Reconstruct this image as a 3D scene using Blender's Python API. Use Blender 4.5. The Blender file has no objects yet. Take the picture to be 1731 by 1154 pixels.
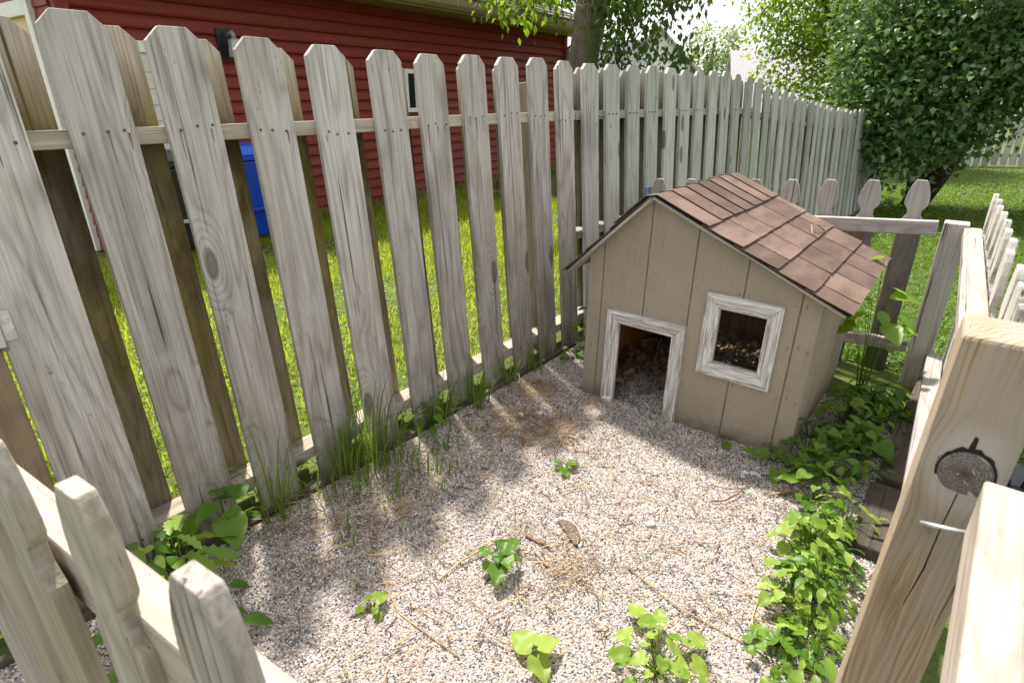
import bpy, math, random
import numpy as np
from mathutils import Matrix, Vector, Euler
R = math.radians
rnd = random.Random(7)
rng = np.random.default_rng(11)
sc = bpy.context.scene
col = sc.collection

# ---------------------------------------------------------------- camera
cam_d = bpy.data.cameras.new("camera"); cam = bpy.data.objects.new("camera", cam_d); col.objects.link(cam)
sc.camera = cam
PITCH, ROLL, CAMH = 0.3997, 0.0035, 1.2517
cam_d.sensor_width = 36.0; cam_d.lens = 36.0 * 976.35 / 1731.0
cam_d.clip_start = 0.02; cam_d.clip_end = 600
fw = Vector((0, math.cos(PITCH), -math.sin(PITCH))); rt = Vector((1, 0, 0)); dn = fw.cross(rt)
r2 = rt * math.cos(ROLL) + dn * math.sin(ROLL); d2 = -rt * math.sin(ROLL) + dn * math.cos(ROLL)
m = Matrix((r2, -d2, -fw)).transposed().to_4x4(); m.translation = (0, 0, CAMH); cam.matrix_world = m
cam_d.dof.use_dof = True; cam_d.dof.focus_distance = 2.2; cam_d.dof.aperture_fstop = 8.0

# ---------------------------------------------------------------- sky, sun, exposure
SUN_H = Vector((-0.45, 0.89)).normalized(); SUN_EL = R(62)
sun_dir = Vector((SUN_H.x * math.cos(SUN_EL), SUN_H.y * math.cos(SUN_EL), math.sin(SUN_EL)))
w = bpy.data.worlds.new("World"); sc.world = w; w.use_nodes = True
nt = w.node_tree; nt.nodes.clear()
sky = nt.nodes.new("ShaderNodeTexSky"); sky.sky_type = 'NISHITA'; sky.sun_disc = False
sky.sun_elevation = SUN_EL; sky.sun_rotation = math.atan2(SUN_H.x, SUN_H.y)
sky.air_density = 1.0; sky.dust_density = 4.0; sky.ozone_density = 1.0
mixw = nt.nodes.new("ShaderNodeMix"); mixw.data_type = 'RGBA'; mixw.inputs[0].default_value = 0.6
mixw.inputs[7].default_value = (8.7, 8.6, 8.5, 1)          # thin bright veil of cloud over the blue
bg = nt.nodes.new("ShaderNodeBackground"); bg.inputs[1].default_value = 0.10
wo = nt.nodes.new("ShaderNodeOutputWorld")
nt.links.new(sky.outputs[0], mixw.inputs[6]); nt.links.new(mixw.outputs[2], bg.inputs[0]); nt.links.new(bg.outputs[0], wo.inputs[0])
sd = bpy.data.lights.new("sun", 'SUN'); sun = bpy.data.objects.new("sun", sd); col.objects.link(sun)
sd.energy = 4.4; sd.angle = R(3.0); sd.color = (1.0, 0.95, 0.87)
sun.rotation_euler = (-sun_dir).to_track_quat('-Z', 'Y').to_euler()
sc.view_settings.view_transform = 'Standard'; sc.view_settings.look = 'None'
sc.view_settings.exposure = 1.02; sc.view_settings.gamma = 1.0; sc.view_settings.use_curve_mapping = False
sc.cycles.max_bounces = 8; sc.cycles.transparent_max_bounces = 12
sc.cycles.use_denoising = True

# ---------------------------------------------------------------- node helpers
def new_mat(name):
    mt = bpy.data.materials.new(name); mt.use_nodes = True
    n = mt.node_tree; n.nodes.clear()
    o = n.nodes.new("ShaderNodeOutputMaterial")
    b = n.nodes.new("ShaderNodeBsdfPrincipled"); n.links.new(b.outputs[0], o.inputs[0])
    b.inputs["Roughness"].default_value = 0.8
    b.inputs["Specular IOR Level"].default_value = 0.3
    return mt, n, b, o
def N(n, t, **kw):
    nd = n.nodes.new(t)
    for k, v in kw.items(): setattr(nd, k, v)
    return nd
def L(n, a, b): n.links.new(a, b)
def val(n, s, v):
    if hasattr(v, "is_output") or hasattr(v, "links"): L(n, v, s)
    else: s.default_value = v
def math_(n, op, a, b=0.0, c=None, clamp=False):
    nd = N(n, "ShaderNodeMath", operation=op, use_clamp=clamp)
    val(n, nd.inputs[0], a); val(n, nd.inputs[1], b)
    if c is not None: val(n, nd.inputs[2], c)
    return nd.outputs[0]
def smooth(n, v, a, b, lo=0.0, hi=1.0):
    nd = N(n, "ShaderNodeMapRange", interpolation_type='SMOOTHSTEP')
    val(n, nd.inputs[0], v)
    for i, q in zip((1, 2, 3, 4), (a, b, lo, hi)): nd.inputs[i].default_value = q
    return nd.outputs[0]
def mixc(n, f, a, b, mode='MIX'):
    nd = N(n, "ShaderNodeMix", data_type='RGBA', blend_type=mode)
    val(n, nd.inputs[0], f)
    for i, q in ((6, a), (7, b)):
        if hasattr(q, "links"): L(n, q, nd.inputs[i])
        else: nd.inputs[i].default_value = (*q, 1) if len(q) == 3 else q
    return nd.outputs[2]
def noise(n, vec, scale=5.0, detail=3.0, rough=0.55, out=0):
    nd = N(n, "ShaderNodeTexNoise")
    if vec is not None: L(n, vec, nd.inputs["Vector"])
    nd.inputs["Scale"].default_value = scale; nd.inputs["Detail"].default_value = detail; nd.inputs["Roughness"].default_value = rough
    return nd.outputs[out]
def vscale(n, v, s):
    nd = N(n, "ShaderNodeVectorMath", operation='MULTIPLY'); L(n, v, nd.inputs[0]); nd.inputs[1].default_value = s
    return nd.outputs[0]
def bump(n, b, h, strength=0.3, dist=0.002):
    nd = N(n, "ShaderNodeBump"); nd.inputs["Strength"].default_value = strength; nd.inputs["Distance"].default_value = dist
    L(n, h, nd.inputs["Height"]); L(n, nd.outputs[0], b.inputs["Normal"])
def ramp(n, fac, stops, interp='LINEAR'):
    nd = N(n, "ShaderNodeValToRGB"); L(n, fac, nd.inputs[0]); cr = nd.color_ramp; cr.interpolation = interp
    while len(cr.elements) < len(stops): cr.elements.new(0.5)
    for e, (p, c) in zip(cr.elements, stops): e.position = p; e.color = (*c, 1)
    return nd.outputs[0]
def objvec(n, rand=True):
    tc = N(n, "ShaderNodeTexCoord"); v = tc.outputs["Object"]
    if rand:
        oi = N(n, "ShaderNodeObjectInfo"); a = N(n, "ShaderNodeVectorMath", operation='MULTIPLY_ADD')
        c = N(n, "ShaderNodeCombineXYZ")
        for i, k in enumerate((37.0, 91.0, 53.0)): L(n, math_(n, 'MULTIPLY', oi.outputs["Random"], k), c.inputs[i])
        a.inputs[1].default_value = (1, 1, 1); L(n, v, a.inputs[0]); L(n, c.outputs[0], a.inputs[2])
        return a.outputs[0], v, oi.outputs["Random"]
    return v, v, None

def wood(name, light, mid, dark, axis='z', grain=1.0, knots=1.0, crack=1.0, moss=None, moss_shade_c=((0.10, 0.072, 0.034), (0.19, 0.16, 0.03)), moss_shade_mix=(0.35, 0.65), vary=0.25, tint=None, rough=0.85, ringf=9.0, bumpd=0.0025, stains=1.0):
    """Weathered softwood: level-set rings, fibres, knots and drying cracks along one axis."""
    mt, n, b, o = new_mat(name)
    v, raw, rd = objvec(n)
    sep = N(n, "ShaderNodeSeparateXYZ"); L(n, v, sep.inputs[0])
    ax = {'z': (0, 1, 2), 'x': (1, 2, 0), 'y': (0, 2, 1)}[axis]
    comb = N(n, "ShaderNodeCombineXYZ")
    for i, k in enumerate(ax): L(n, sep.outputs[k], comb.inputs[i])     # (across, across2, along)
    p = comb.outputs[0]
    # knots
    vo = N(n, "ShaderNodeTexVoronoi", voronoi_dimensions='3D'); vo.inputs["Scale"].default_value = 1.0
    L(n, vscale(n, p, (5.2, 2.0, 1.9)), vo.inputs["Vector"]); vo.inputs["Randomness"].default_value = 1.0
    wn = N(n, "ShaderNodeTexWhiteNoise"); L(n, vo.outputs["Position"], wn.inputs["Vector"])
    has = math_(n, 'GREATER_THAN', wn.outputs["Value"], 0.45)
    dst = vo.outputs["Distance"]
    halo = math_(n, 'MULTIPLY', smooth(n, dst, 0.34, 0.02), has)
    knot = math_(n, 'MULTIPLY', smooth(n, dst, 0.085, 0.06), has)
    big = noise(n, vscale(n, p, (5.0, 5.0, 0.55)), 1.0, 2.0, 0.5)
    ph = math_(n, 'ADD', math_(n, 'MULTIPLY', big, ringf), math_(n, 'MULTIPLY', halo, 2.6 * knots))
    ring = math_(n, 'ABSOLUTE', math_(n, 'SINE', math_(n, 'MULTIPLY', ph, 6.283)))
    ring = smooth(n, ring, 0.0, 0.85)
    fib = noise(n, vscale(n, p, (210, 210, 3.6)), 1.0, 4.0, 0.65)
    fib2 = noise(n, vscale(n, p, (46, 46, 1.3)), 1.0, 3.0, 0.6)
    patch = noise(n, vscale(n, p, (7, 7, 1.6)), 1.0, 3.0, 0.6)
    crk = noise(n, vscale(n, p, (75, 75, 1.1)), 1.0, 2.0, 0.45)
    crk = math_(n, 'MULTIPLY', smooth(n, crk, 0.635, 0.69), smooth(n, patch, 0.42, 0.56))
    g = math_(n, 'ADD', math_(n, 'MULTIPLY', math_(n, 'SUBTRACT', 1.0, ring), 0.36 * grain), math_(n, 'MULTIPLY', smooth(n, fib, 0.40, 0.70), 0.46 * grain))
    g = math_(n, 'ADD', g, math_(n, 'MULTIPLY', smooth(n, fib2, 0.47, 0.72), 0.24 * grain), clamp=True)
    c = mixc(n, g, light, mid)
    c = mixc(n, math_(n, 'MULTIPLY', smooth(n, patch, 0.52, 0.75), 0.55), c, dark)
    if tint is not None:
        tn = noise(n, vscale(n, p, (3, 3, 1.1)), 1.0, 2.0, 0.6)
        c = mixc(n, smooth(n, tn, 0.45, 0.7, 0, 0.6), c, tint)
    c = mixc(n, math_(n, 'MULTIPLY', knot, 0.75 * knots), c, tuple(q * 0.55 for q in dark))
    ringk = math_(n, 'MULTIPLY', math_(n, 'MULTIPLY', smooth(n, dst, 0.13, 0.09), smooth(n, dst, 0.05, 0.085)), has)
    c = mixc(n, math_(n, 'MULTIPLY', ringk, 0.7 * knots), c, (0.03, 0.025, 0.02))
    c = mixc(n, math_(n, 'MULTIPLY', crk, 0.85 * crack), c, (0.035, 0.028, 0.022))
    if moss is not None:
        # mossy damp stain, plus shade painted into the front pickets' lower part: (z, strength) profile along the board's own height
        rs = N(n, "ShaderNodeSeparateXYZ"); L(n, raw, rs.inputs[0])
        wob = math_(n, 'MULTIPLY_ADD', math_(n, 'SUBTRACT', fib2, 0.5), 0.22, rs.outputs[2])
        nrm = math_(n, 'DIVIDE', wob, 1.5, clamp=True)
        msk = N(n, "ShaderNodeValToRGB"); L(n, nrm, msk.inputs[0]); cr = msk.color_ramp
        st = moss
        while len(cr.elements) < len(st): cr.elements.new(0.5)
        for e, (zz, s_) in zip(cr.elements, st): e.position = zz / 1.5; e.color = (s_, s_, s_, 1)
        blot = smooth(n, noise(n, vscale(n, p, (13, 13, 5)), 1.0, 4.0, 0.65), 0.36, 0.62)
        mc = mixc(n, smooth(n, noise(n, vscale(n, p, (9, 9, 3)), 1.0, 4, 0.7), 0.4, 0.65), *moss_shade_c)
        mc = mixc(n, math_(n, 'MULTIPLY', g, 0.6), mc, tuple(q * 0.3 for q in moss_shade_c[0]))
        f = math_(n, 'MULTIPLY', math_(n, 'MULTIPLY_ADD', blot, moss_shade_mix[0], moss_shade_mix[1]), msk.outputs[0])
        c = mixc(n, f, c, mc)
    if stains:
        spk = math_(n, 'MULTIPLY', smooth(n, noise(n, vscale(n, p, (34, 34, 16)), 1.0, 5, 0.75), 0.60, 0.70), smooth(n, noise(n, vscale(n, p, (6, 6, 1.5)), 1.0, 2), 0.42, 0.62))
        c = mixc(n, math_(n, 'MULTIPLY', spk, 0.6 * stains), c, (0.07, 0.062, 0.05))
        st = smooth(n, noise(n, vscale(n, p, (28, 28, 0.9)), 1.0, 3, 0.6), 0.58, 0.72)
        c = mixc(n, math_(n, 'MULTIPLY', st, 0.55 * stains), c, (0.13, 0.11, 0.09))
    br = math_(n, 'MULTIPLY_ADD', rd, vary, 1.0 - vary * 0.5)
    hv = N(n, "ShaderNodeHueSaturation"); L(n, br, hv.inputs["Value"]); L(n, c, hv.inputs["Color"])
    L(n, hv.outputs[0], b.inputs["Base Color"])
    b.inputs["Roughness"].default_value = rough; b.inputs["Specular IOR Level"].default_value = 0.2
    h = math_(n, 'SUBTRACT', math_(n, 'MULTIPLY', g, -0.8), math_(n, 'MULTIPLY', crk, 1.6))
    h = math_(n, 'SUBTRACT', h, math_(n, 'MULTIPLY', ringk, 1.2))
    bump(n, b, h, 0.5, bumpd)
    return mt

def plain(name, c, rough=0.6, metal=0.0, var=0.15, scale=20.0, bumps=0.0, spec=0.4):
    mt, n, b, o = new_mat(name); v, raw, rd = objvec(n)
    nz = noise(n, v, scale, 4, 0.6)
    cc = mixc(n, smooth(n, nz, 0.3, 0.7), tuple(q * (1 - var) for q in c), tuple(min(1, q * (1 + var)) for q in c))
    L(n, cc, b.inputs["Base Color"]); b.inputs["Roughness"].default_value = rough; b.inputs["Metallic"].default_value = metal
    b.inputs["Specular IOR Level"].default_value = spec
    if bumps: bump(n, b, nz, bumps, 0.003)
    return mt

def leafmat(name, c1, c2, trans=0.45, rough=0.5, tcol=None, spec=0.35):
    """leaf blade: tint attribute varies leaf to leaf, part of the light passes through."""
    mt, n, b, o = new_mat(name)
    at = N(n, "ShaderNodeAttribute", attribute_name="tint")
    cc = mixc(n, at.outputs["Fac"], c1, c2)
    tc = N(n, "ShaderNodeTexCoord"); nz = noise(n, tc.outputs["Object"], 60, 3, 0.6)
    cc = mixc(n, smooth(n, nz, 0.35, 0.75, 0, 0.35), cc, tuple(q * 0.55 for q in c1))
    L(n, cc, b.inputs["Base Color"]); b.inputs["Roughness"].default_value = rough; b.inputs["Specular IOR Level"].default_value = spec
    tr = N(n, "ShaderNodeBsdfTranslucent")
    tcl = tcol or tuple(min(1, q * k) for q, k in zip(c2, (1.9, 1.7, 1.0)))
    L(n, mixc(n, 0.55, cc, tcl), tr.inputs[0])
    mx = N(n, "ShaderNodeMixShader"); mx.inputs[0].default_value = trans
    L(n, b.outputs[0], mx.inputs[1]); L(n, tr.outputs[0], mx.inputs[2]); L(n, mx.outputs[0], o.inputs[0])
    return mt

# ---------------------------------------------------------------- mesh helpers
class MB:
    def __init__(s): s.v = []; s.f = []
    def add(s, vs, fs):
        k = len(s.v); s.v += [tuple(q) for q in vs]; s.f += [tuple(i + k for i in f) for f in fs]; return s
    def box(s, x0, x1, y0, y1, z0, z1):
        return s.add([(x0,y0,z0),(x1,y0,z0),(x1,y1,z0),(x0,y1,z0),(x0,y0,z1),(x1,y0,z1),(x1,y1,z1),(x0,y1,z1)],
            [(0,3,2,1),(4,5,6,7),(0,1,5,4),(1,2,6,5),(2,3,7,6),(3,0,4,7)])
    def prism(s, poly, a, b, plane='xz'):
        """poly counter-clockwise seen from -y (xz) or +z (xy); extruded a..b on the third axis"""
        n = len(poly)
        if plane == 'xz': f = lambda p, t: (p[0], t, p[1])
        elif plane == 'xy': f = lambda p, t: (p[0], p[1], t)
        else: f = lambda p, t: (t, p[0], p[1])
        vs = [f(p, a) for p in poly] + [f(p, b) for p in poly]
        fs = [tuple(range(n)), tuple(range(2 * n - 1, n - 1, -1))]
        for i in range(n):
            j = (i + 1) % n; fs.append((i, i + n, j + n, j))
        if plane == 'xy': fs = [tuple(reversed(q)) for q in fs]
        return s.add(vs, fs)
    def tube(s, pts, rads, k=8, cap=True):
        pts = [Vector(p) for p in pts]; rings = []; base = len(s.v)
        up = Vector((0.13, 0.2, 1))
        for i, p in enumerate(pts):
            d = (pts[min(i + 1, len(pts) - 1)] - pts[max(i - 1, 0)]).normalized()
            a = d.cross(up)
            if a.length < 1e-4: a = d.cross(Vector((1, 0, 0)))
            a.normalize(); bb = d.cross(a)
            r = rads[i] if hasattr(rads, '__len__') else rads
            for j in range(k):
                t = 2 * math.pi * j / k; s.v.append(tuple(p + a * (r * math.cos(t)) + bb * (r * math.sin(t))))
        for i in range(len(pts) - 1):
            for j in range(k):
                q = base + i * k; s.f.append((q + j, q + (j + 1) % k, q + k + (j + 1) % k, q + k + j))
        if cap:
            s.f.append(tuple(base + j for j in range(k - 1, -1, -1))); q = base + (len(pts) - 1) * k
            s.f.append(tuple(q + j for j in range(k)))
        return s
    def mesh(s, name, mat=None, smooth=False):
        me = bpy.data.meshes.new(name); me.from_pydata(s.v, [], s.f)
        if mat: me.materials.append(mat)
        if smooth: me.polygons.foreach_set("use_smooth", [True] * len(me.polygons))
        me.update(); return me
    def build(s, name, mat, parent=None, loc=(0,0,0), rot=(0,0,0), smooth=False, bevel=0.0):
        return link(name, s.mesh(name, mat, smooth), parent, loc, rot, bevel)
def link(name, me, parent=None, loc=(0,0,0), rot=(0,0,0), bevel=0.0):
    o = bpy.data.objects.new(name, me); col.objects.link(o); o.parent = parent; o.location = loc; o.rotation_euler = rot
    if bevel:
        bv = o.modifiers.new("bevel", 'BEVEL'); bv.width = bevel; bv.segments = 2; bv.limit_method = 'ANGLE'; bv.angle_limit = R(35)
    return o
def thing(name, label, cat, loc=(0,0,0), rot=(0,0,0), group=None):
    o = bpy.data.objects.new(name, None); col.objects.link(o); o.location = loc; o.rotation_euler = rot
    o.empty_display_size = 0.1
    return tag(o, label, cat, group)
def tag(o, label=None, cat=None, group=None, kind=None):
    if label: o["label"] = label
    if cat: o["category"] = cat
    if group: o["group"] = group
    if kind: o["kind"] = kind
    return o
def npmesh(name, V, F, mat, tint=None, smooth=True, sizes=None):
    """V (n,3), F list of equal-size index arrays [(m,k), ...]"""
    me = bpy.data.meshes.new(name); me.vertices.add(len(V)); me.vertices.foreach_set("co", np.asarray(V, np.float32).ravel())
    loops = np.concatenate([f.ravel() for f in F]).astype(np.int32)
    tot = np.concatenate([np.full(len(f), f.shape[1], np.int32) for f in F])
    start = np.concatenate([[0], np.cumsum(tot)[:-1]]).astype(np.int32)
    me.loops.add(len(loops)); me.loops.foreach_set("vertex_index", loops)
    me.polygons.add(len(tot)); me.polygons.foreach_set("loop_start", start); me.polygons.foreach_set("loop_total", tot)
    if smooth: me.polygons.foreach_set("use_smooth", np.ones(len(tot), bool))
    if tint is not None:
        a = me.attributes.new("tint", 'FLOAT', 'POINT'); a.data.foreach_set("value", np.asarray(tint, np.float32))
    me.materials.append(mat); me.update(calc_edges=True); me.validate(); return me
def scatter(name, tmpl, pos, rot, scl, mat, tint=None, parent=None, smooth=True):
    """stamp a template (verts, faces) n times: pos (n,3), rot (n,3,3), scl (n,) or (n,3)"""
    tv = np.asarray(tmpl[0], float); n = len(pos); k = len(tv)
    scl = np.asarray(scl, float)
    if scl.ndim == 1: scl = scl[:, None].repeat(3, 1)
    V = np.einsum('nij,nkj->nki', rot, tv[None] * scl[:, None, :]) + np.asarray(pos)[:, None, :]
    off = (np.arange(n) * k)[:, None, None]; F = []
    bysize = {}
    for f in tmpl[1]: bysize.setdefault(len(f), []).append(f)
    for sz, fs in bysize.items(): F.append((np.array(fs)[None] + off).reshape(-1, sz))
    tn = rng.random(n) if tint is None else tint
    me = npmesh(name, V.reshape(-1, 3), F, mat, np.repeat(tn, k), smooth)
    return link(name, me, parent)
def rotm(yaw, pitch, roll):
    """leaf frame: x across, y along the leaf, z its upper side; pitch lifts the tip, roll twists, yaw turns"""
    yaw, pitch, roll = np.broadcast_arrays(np.asarray(yaw, float), np.asarray(pitch, float), np.asarray(roll, float))
    cy, sy, cp, sp, cr, sr = np.cos(yaw), np.sin(yaw), np.cos(pitch), np.sin(pitch), np.cos(roll), np.sin(roll)
    o, z = np.ones_like(cy), np.zeros_like(cy)
    def mk(*r): return np.stack([np.stack(q, -1) for q in r], -2)
    Z = mk((cy, -sy, z), (sy, cy, z), (z, z, o)); X = mk((o, z, z), (z, cp, -sp), (z, sp, cp)); Y = mk((cr, z, sr), (z, o, z), (-sr, z, cr))
    return Z @ X @ Y
def leaf_t(widths, fold=0.25, droop=0.3, y0=0.0):
    """leaf template of unit length along +y; widths at equal steps (half width)"""
    n = len(widths); vs = []; fs = []
    for i, (wd) in enumerate(widths):
        t = i / (n - 1); y = y0 + (1 - y0) * t; z = -droop * max(t, 0) ** 2
        vs += [(-wd, y, z + fold * wd), (0, y, z), (wd, y, z + fold * wd)]
    for i in range(n - 1):
        a = i * 3; fs += [(a, a + 1, a + 4, a + 3), (a + 1, a + 2, a + 5, a + 4)]
    return vs, fs
def heart_t(fold=0.22, droop=0.25, teeth=0.035):
    """heart-shaped leaf with lobes behind the stalk point and a scalloped edge"""
    ctl = [(0.0, 0.0), (0.12, -0.12), (0.27, -0.14), (0.41, -0.02), (0.46, 0.16), (0.43, 0.34), (0.35, 0.52), (0.24, 0.70), (0.11, 0.88), (0.0, 1.0)]
    out = []
    for (x0, y0), (x1, y1) in zip(ctl[:-1], ctl[1:]): out += [(x0, y0), ((x0 + x1) / 2 * (1 + teeth * 2), (y0 + y1) / 2 - teeth * .3)]
    out.append(ctl[-1]); vs = []; fs = []; n = len(out)
    def zz(x, y): return fold * abs(x) - droop * max(y, 0) ** 2 - 0.25 * x * x + 0.03 * math.sin(9 * y + 6 * abs(x))
    for x, y in out:
        my = max(0.0, y) if x > 0 else y
        vs += [(-x, y, zz(x, y)), (-x * .5, (y + my) / 2, zz(x * .5, y) - .01), (0, my, zz(0, my) - .03), (x * .5, (y + my) / 2, zz(x * .5, y) - .01), (x, y, zz(x, y))]
    for i in range(n - 1):
        a = i * 5; fs += [(a + j, a + j + 1, a + j + 6, a + j + 5) for j in range(4)]
    return vs, fs
OVAL = leaf_t([0.02, 0.2, 0.27, 0.2, 0.0], 0.25, 0.25)
OVAL_S = ([(0,0,0),(-.26,.45,.06),(0,1,-.12),(.26,.45,.06),(0,.45,0)], [(0,4,1),(0,3,4),(1,4,2),(4,3,2)])
HEART = heart_t()
LANCE = leaf_t([0.03, 0.11, 0.15, 0.16, 0.12, 0.0], 0.3, 0.35)
LIL_T = ([(0,0,0),(-.37,.34,.1),(0,1,-.18),(.37,.34,.1),(0,.4,0)], [(0,4,1),(0,3,4),(1,4,2),(4,3,2)])
BLADE = ([(-.5,0,0),(.5,0,0),(-.38,.5,.04),(.38,.5,.04),(0,1,-.04)], [(0,1,3,2),(2,3,4)])

def ground_z(x, y):
    """the yard behind the pen falls away gently"""
    p = (np.asarray(x) + 0.9503) * 0.6309 + (np.asarray(y) - 1.3832) * 0.7759
    q = (np.asarray(x) + 0.9503) * 0.7759 - (np.asarray(y) - 1.3832) * 0.6309
    t = np.clip((p - 2.2) / 6.5, 0, 1); t = t * t * (3 - 2 * t)
    s = np.clip((q + 0.5) / 0.5, 0, 1)
    return -0.30 * t * s

# ---------------------------------------------------------------- materials
W_FRONT = wood("weathered_picket", (0.52, 0.495, 0.465), (0.215, 0.192, 0.165), (0.135, 0.115, 0.09), vary=0.22, tint=(0.36, 0.315, 0.255), moss=[(0.0, 0.95), (0.10, 0.75), (0.30, 0.55), (0.65, 0.35), (1.0, 0.1), (1.15, 0.0)], moss_shade_c=((0.16, 0.13, 0.09), (0.26, 0.22, 0.165)), moss_shade_mix=(0.6, 0.3))  # brown stain and painted shade darken the picket towards its foot
W_LOW = W_FRONT
W_BACK = wood("mossy_picket", (0.46, 0.41, 0.34), (0.24, 0.195, 0.14), (0.12, 0.095, 0.06), vary=0.3, ringf=14.0, moss_shade_mix=(0.25, 0.78), 
              moss=[(0.0, 0.75), (0.30, 0.7), (0.8, 0.92), (1.12, 1.0), (1.20, 0.95), (1.29, 0.5), (1.37, 0.0)])
W_RAIL = wood("weathered_rail", (0.44, 0.39, 0.33), (0.25, 0.21, 0.165), (0.13, 0.105, 0.08), axis='x', vary=0.2)
W_FRAIL = wood("dark_rail", (0.30, 0.28, 0.24), (0.17, 0.15, 0.12), (0.09, 0.078, 0.06), axis='x')  # darker copy of the rail wood for the far run
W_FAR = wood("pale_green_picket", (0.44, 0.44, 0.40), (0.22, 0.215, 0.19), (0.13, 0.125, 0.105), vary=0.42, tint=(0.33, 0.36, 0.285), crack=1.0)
W_FARB = wood("damp_back_picket", (0.33, 0.31, 0.26), (0.18, 0.155, 0.115), (0.08, 0.068, 0.045), vary=0.3, moss_shade_mix=(0.25, 0.75), moss_shade_c=((0.05, 0.042, 0.025), (0.09, 0.085, 0.03)),
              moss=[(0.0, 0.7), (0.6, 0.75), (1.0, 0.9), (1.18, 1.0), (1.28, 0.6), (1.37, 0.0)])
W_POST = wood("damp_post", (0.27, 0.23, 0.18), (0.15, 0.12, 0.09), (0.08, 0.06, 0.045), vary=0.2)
W_GOTH = wood("dark_gothic_picket", (0.36, 0.34, 0.32), (0.21, 0.195, 0.18), (0.11, 0.10, 0.09), vary=0.25, moss=[(0.0, 0.9), (0.5, 0.8), (0.70, 0.6), (0.76, 0.0)], moss_shade_c=((0.05, 0.042, 0.034), (0.10, 0.088, 0.072)))  # body coloured darker below the top rail
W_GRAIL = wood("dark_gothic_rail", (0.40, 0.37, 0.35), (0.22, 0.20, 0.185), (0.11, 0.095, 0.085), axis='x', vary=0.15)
W_LIT = wood("pale_picket", (0.50, 0.47, 0.43), (0.36, 0.33, 0.29), (0.26, 0.23, 0.20), vary=0.15)  # paler copy of the picket wood
W_LITR = wood("pale_rail", (0.42, 0.365, 0.31), (0.25, 0.21, 0.17), (0.14, 0.11, 0.085), axis='x', vary=0.12)
W_SRAIL = wood("grey_side_rail", (0.40, 0.36, 0.32), (0.25, 0.215, 0.18), (0.15, 0.125, 0.10), axis='x', vary=0.1)
W_GATE = wood("gate_picket", (0.40, 0.365, 0.33), (0.20, 0.175, 0.145), (0.115, 0.098, 0.072), vary=0.2, tint=(0.22, 0.19, 0.115))
def post_wood():
    mt, n, b, o = new_mat("gate_post_wood"); tc = N(n, "ShaderNodeTexCoord"); sp = N(n, "ShaderNodeSeparateXYZ"); L(n, tc.outputs["Object"], sp.inputs[0]); v = tc.outputs["Object"]
    yr = math_(n, 'ADD', sp.outputs[1], 0.004); zr = math_(n, 'SUBTRACT', sp.outputs[2], 0.775)
    dd = math_(n, 'SQRT', math_(n, 'ADD', math_(n, 'MULTIPLY', yr, yr), math_(n, 'MULTIPLY', math_(n, 'MULTIPLY', zr, zr), 0.45)))
    fall = smooth(n, dd, 0.075, 0.012)
    low = noise(n, vscale(n, v, (14, 14, 2.2)), 1.0, 2, 0.5)
    ye = math_(n, 'MULTIPLY', yr, math_(n, 'SUBTRACT', 1.0, math_(n, 'MULTIPLY', fall, 0.72)))
    ye = math_(n, 'ADD', math_(n, 'ADD', ye, math_(n, 'MULTIPLY', sp.outputs[0], 0.8)), math_(n, 'MULTIPLY', low, 0.055))
    ring = smooth(n, math_(n, 'ABSOLUTE', math_(n, 'SINE', math_(n, 'MULTIPLY', ye, 300.0))), 0.0, 0.8)
    cv = N(n, "ShaderNodeCombineXYZ"); L(n, math_(n, 'MULTIPLY', ye, 260.0), cv.inputs[0]); L(n, math_(n, 'MULTIPLY', sp.outputs[2], 5.0), cv.inputs[2])
    fib = noise(n, cv.outputs[0], 1.0, 4, 0.65); pt = noise(n, vscale(n, v, (10, 10, 2.5)), 1.0, 4, 0.6)
    c = mixc(n, ring, (0.29, 0.215, 0.13), (0.375, 0.295, 0.205)); c = mixc(n, smooth(n, fib, 0.42, 0.66, 0, 0.75), c, (0.17, 0.125, 0.08))
    c = mixc(n, smooth(n, pt, 0.42, 0.60, 0, 0.85), c, (0.30, 0.265, 0.225)); c = mixc(n, smooth(n, dd, 0.062, 0.03, 0, 0.75), c, (0.40, 0.37, 0.34))
    cv2 = N(n, "ShaderNodeCombineXYZ"); L(n, math_(n, 'MULTIPLY', ye, 110.0), cv2.inputs[0]); L(n, math_(n, 'MULTIPLY', sp.outputs[2], 2.6), cv2.inputs[2])
    ck = math_(n, 'MULTIPLY', smooth(n, noise(n, cv2.outputs[0], 1.0, 2, 0.5), 0.68, 0.73), smooth(n, pt, 0.4, 0.5)); c = mixc(n, ck, c, (0.03, 0.022, 0.015))
    L(n, c, b.inputs["Base Color"]); b.inputs["Roughness"].default_value = 0.85; b.inputs["Specular IOR Level"].default_value = 0.2
    bump(n, b, math_(n, 'SUBTRACT', math_(n, 'SUBTRACT', math_(n, 'MULTIPLY', ring, 0.5), math_(n, 'MULTIPLY', fib, 0.6)), ck), 0.5, 0.0025); return mt
W_GPOST = post_wood()
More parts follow.
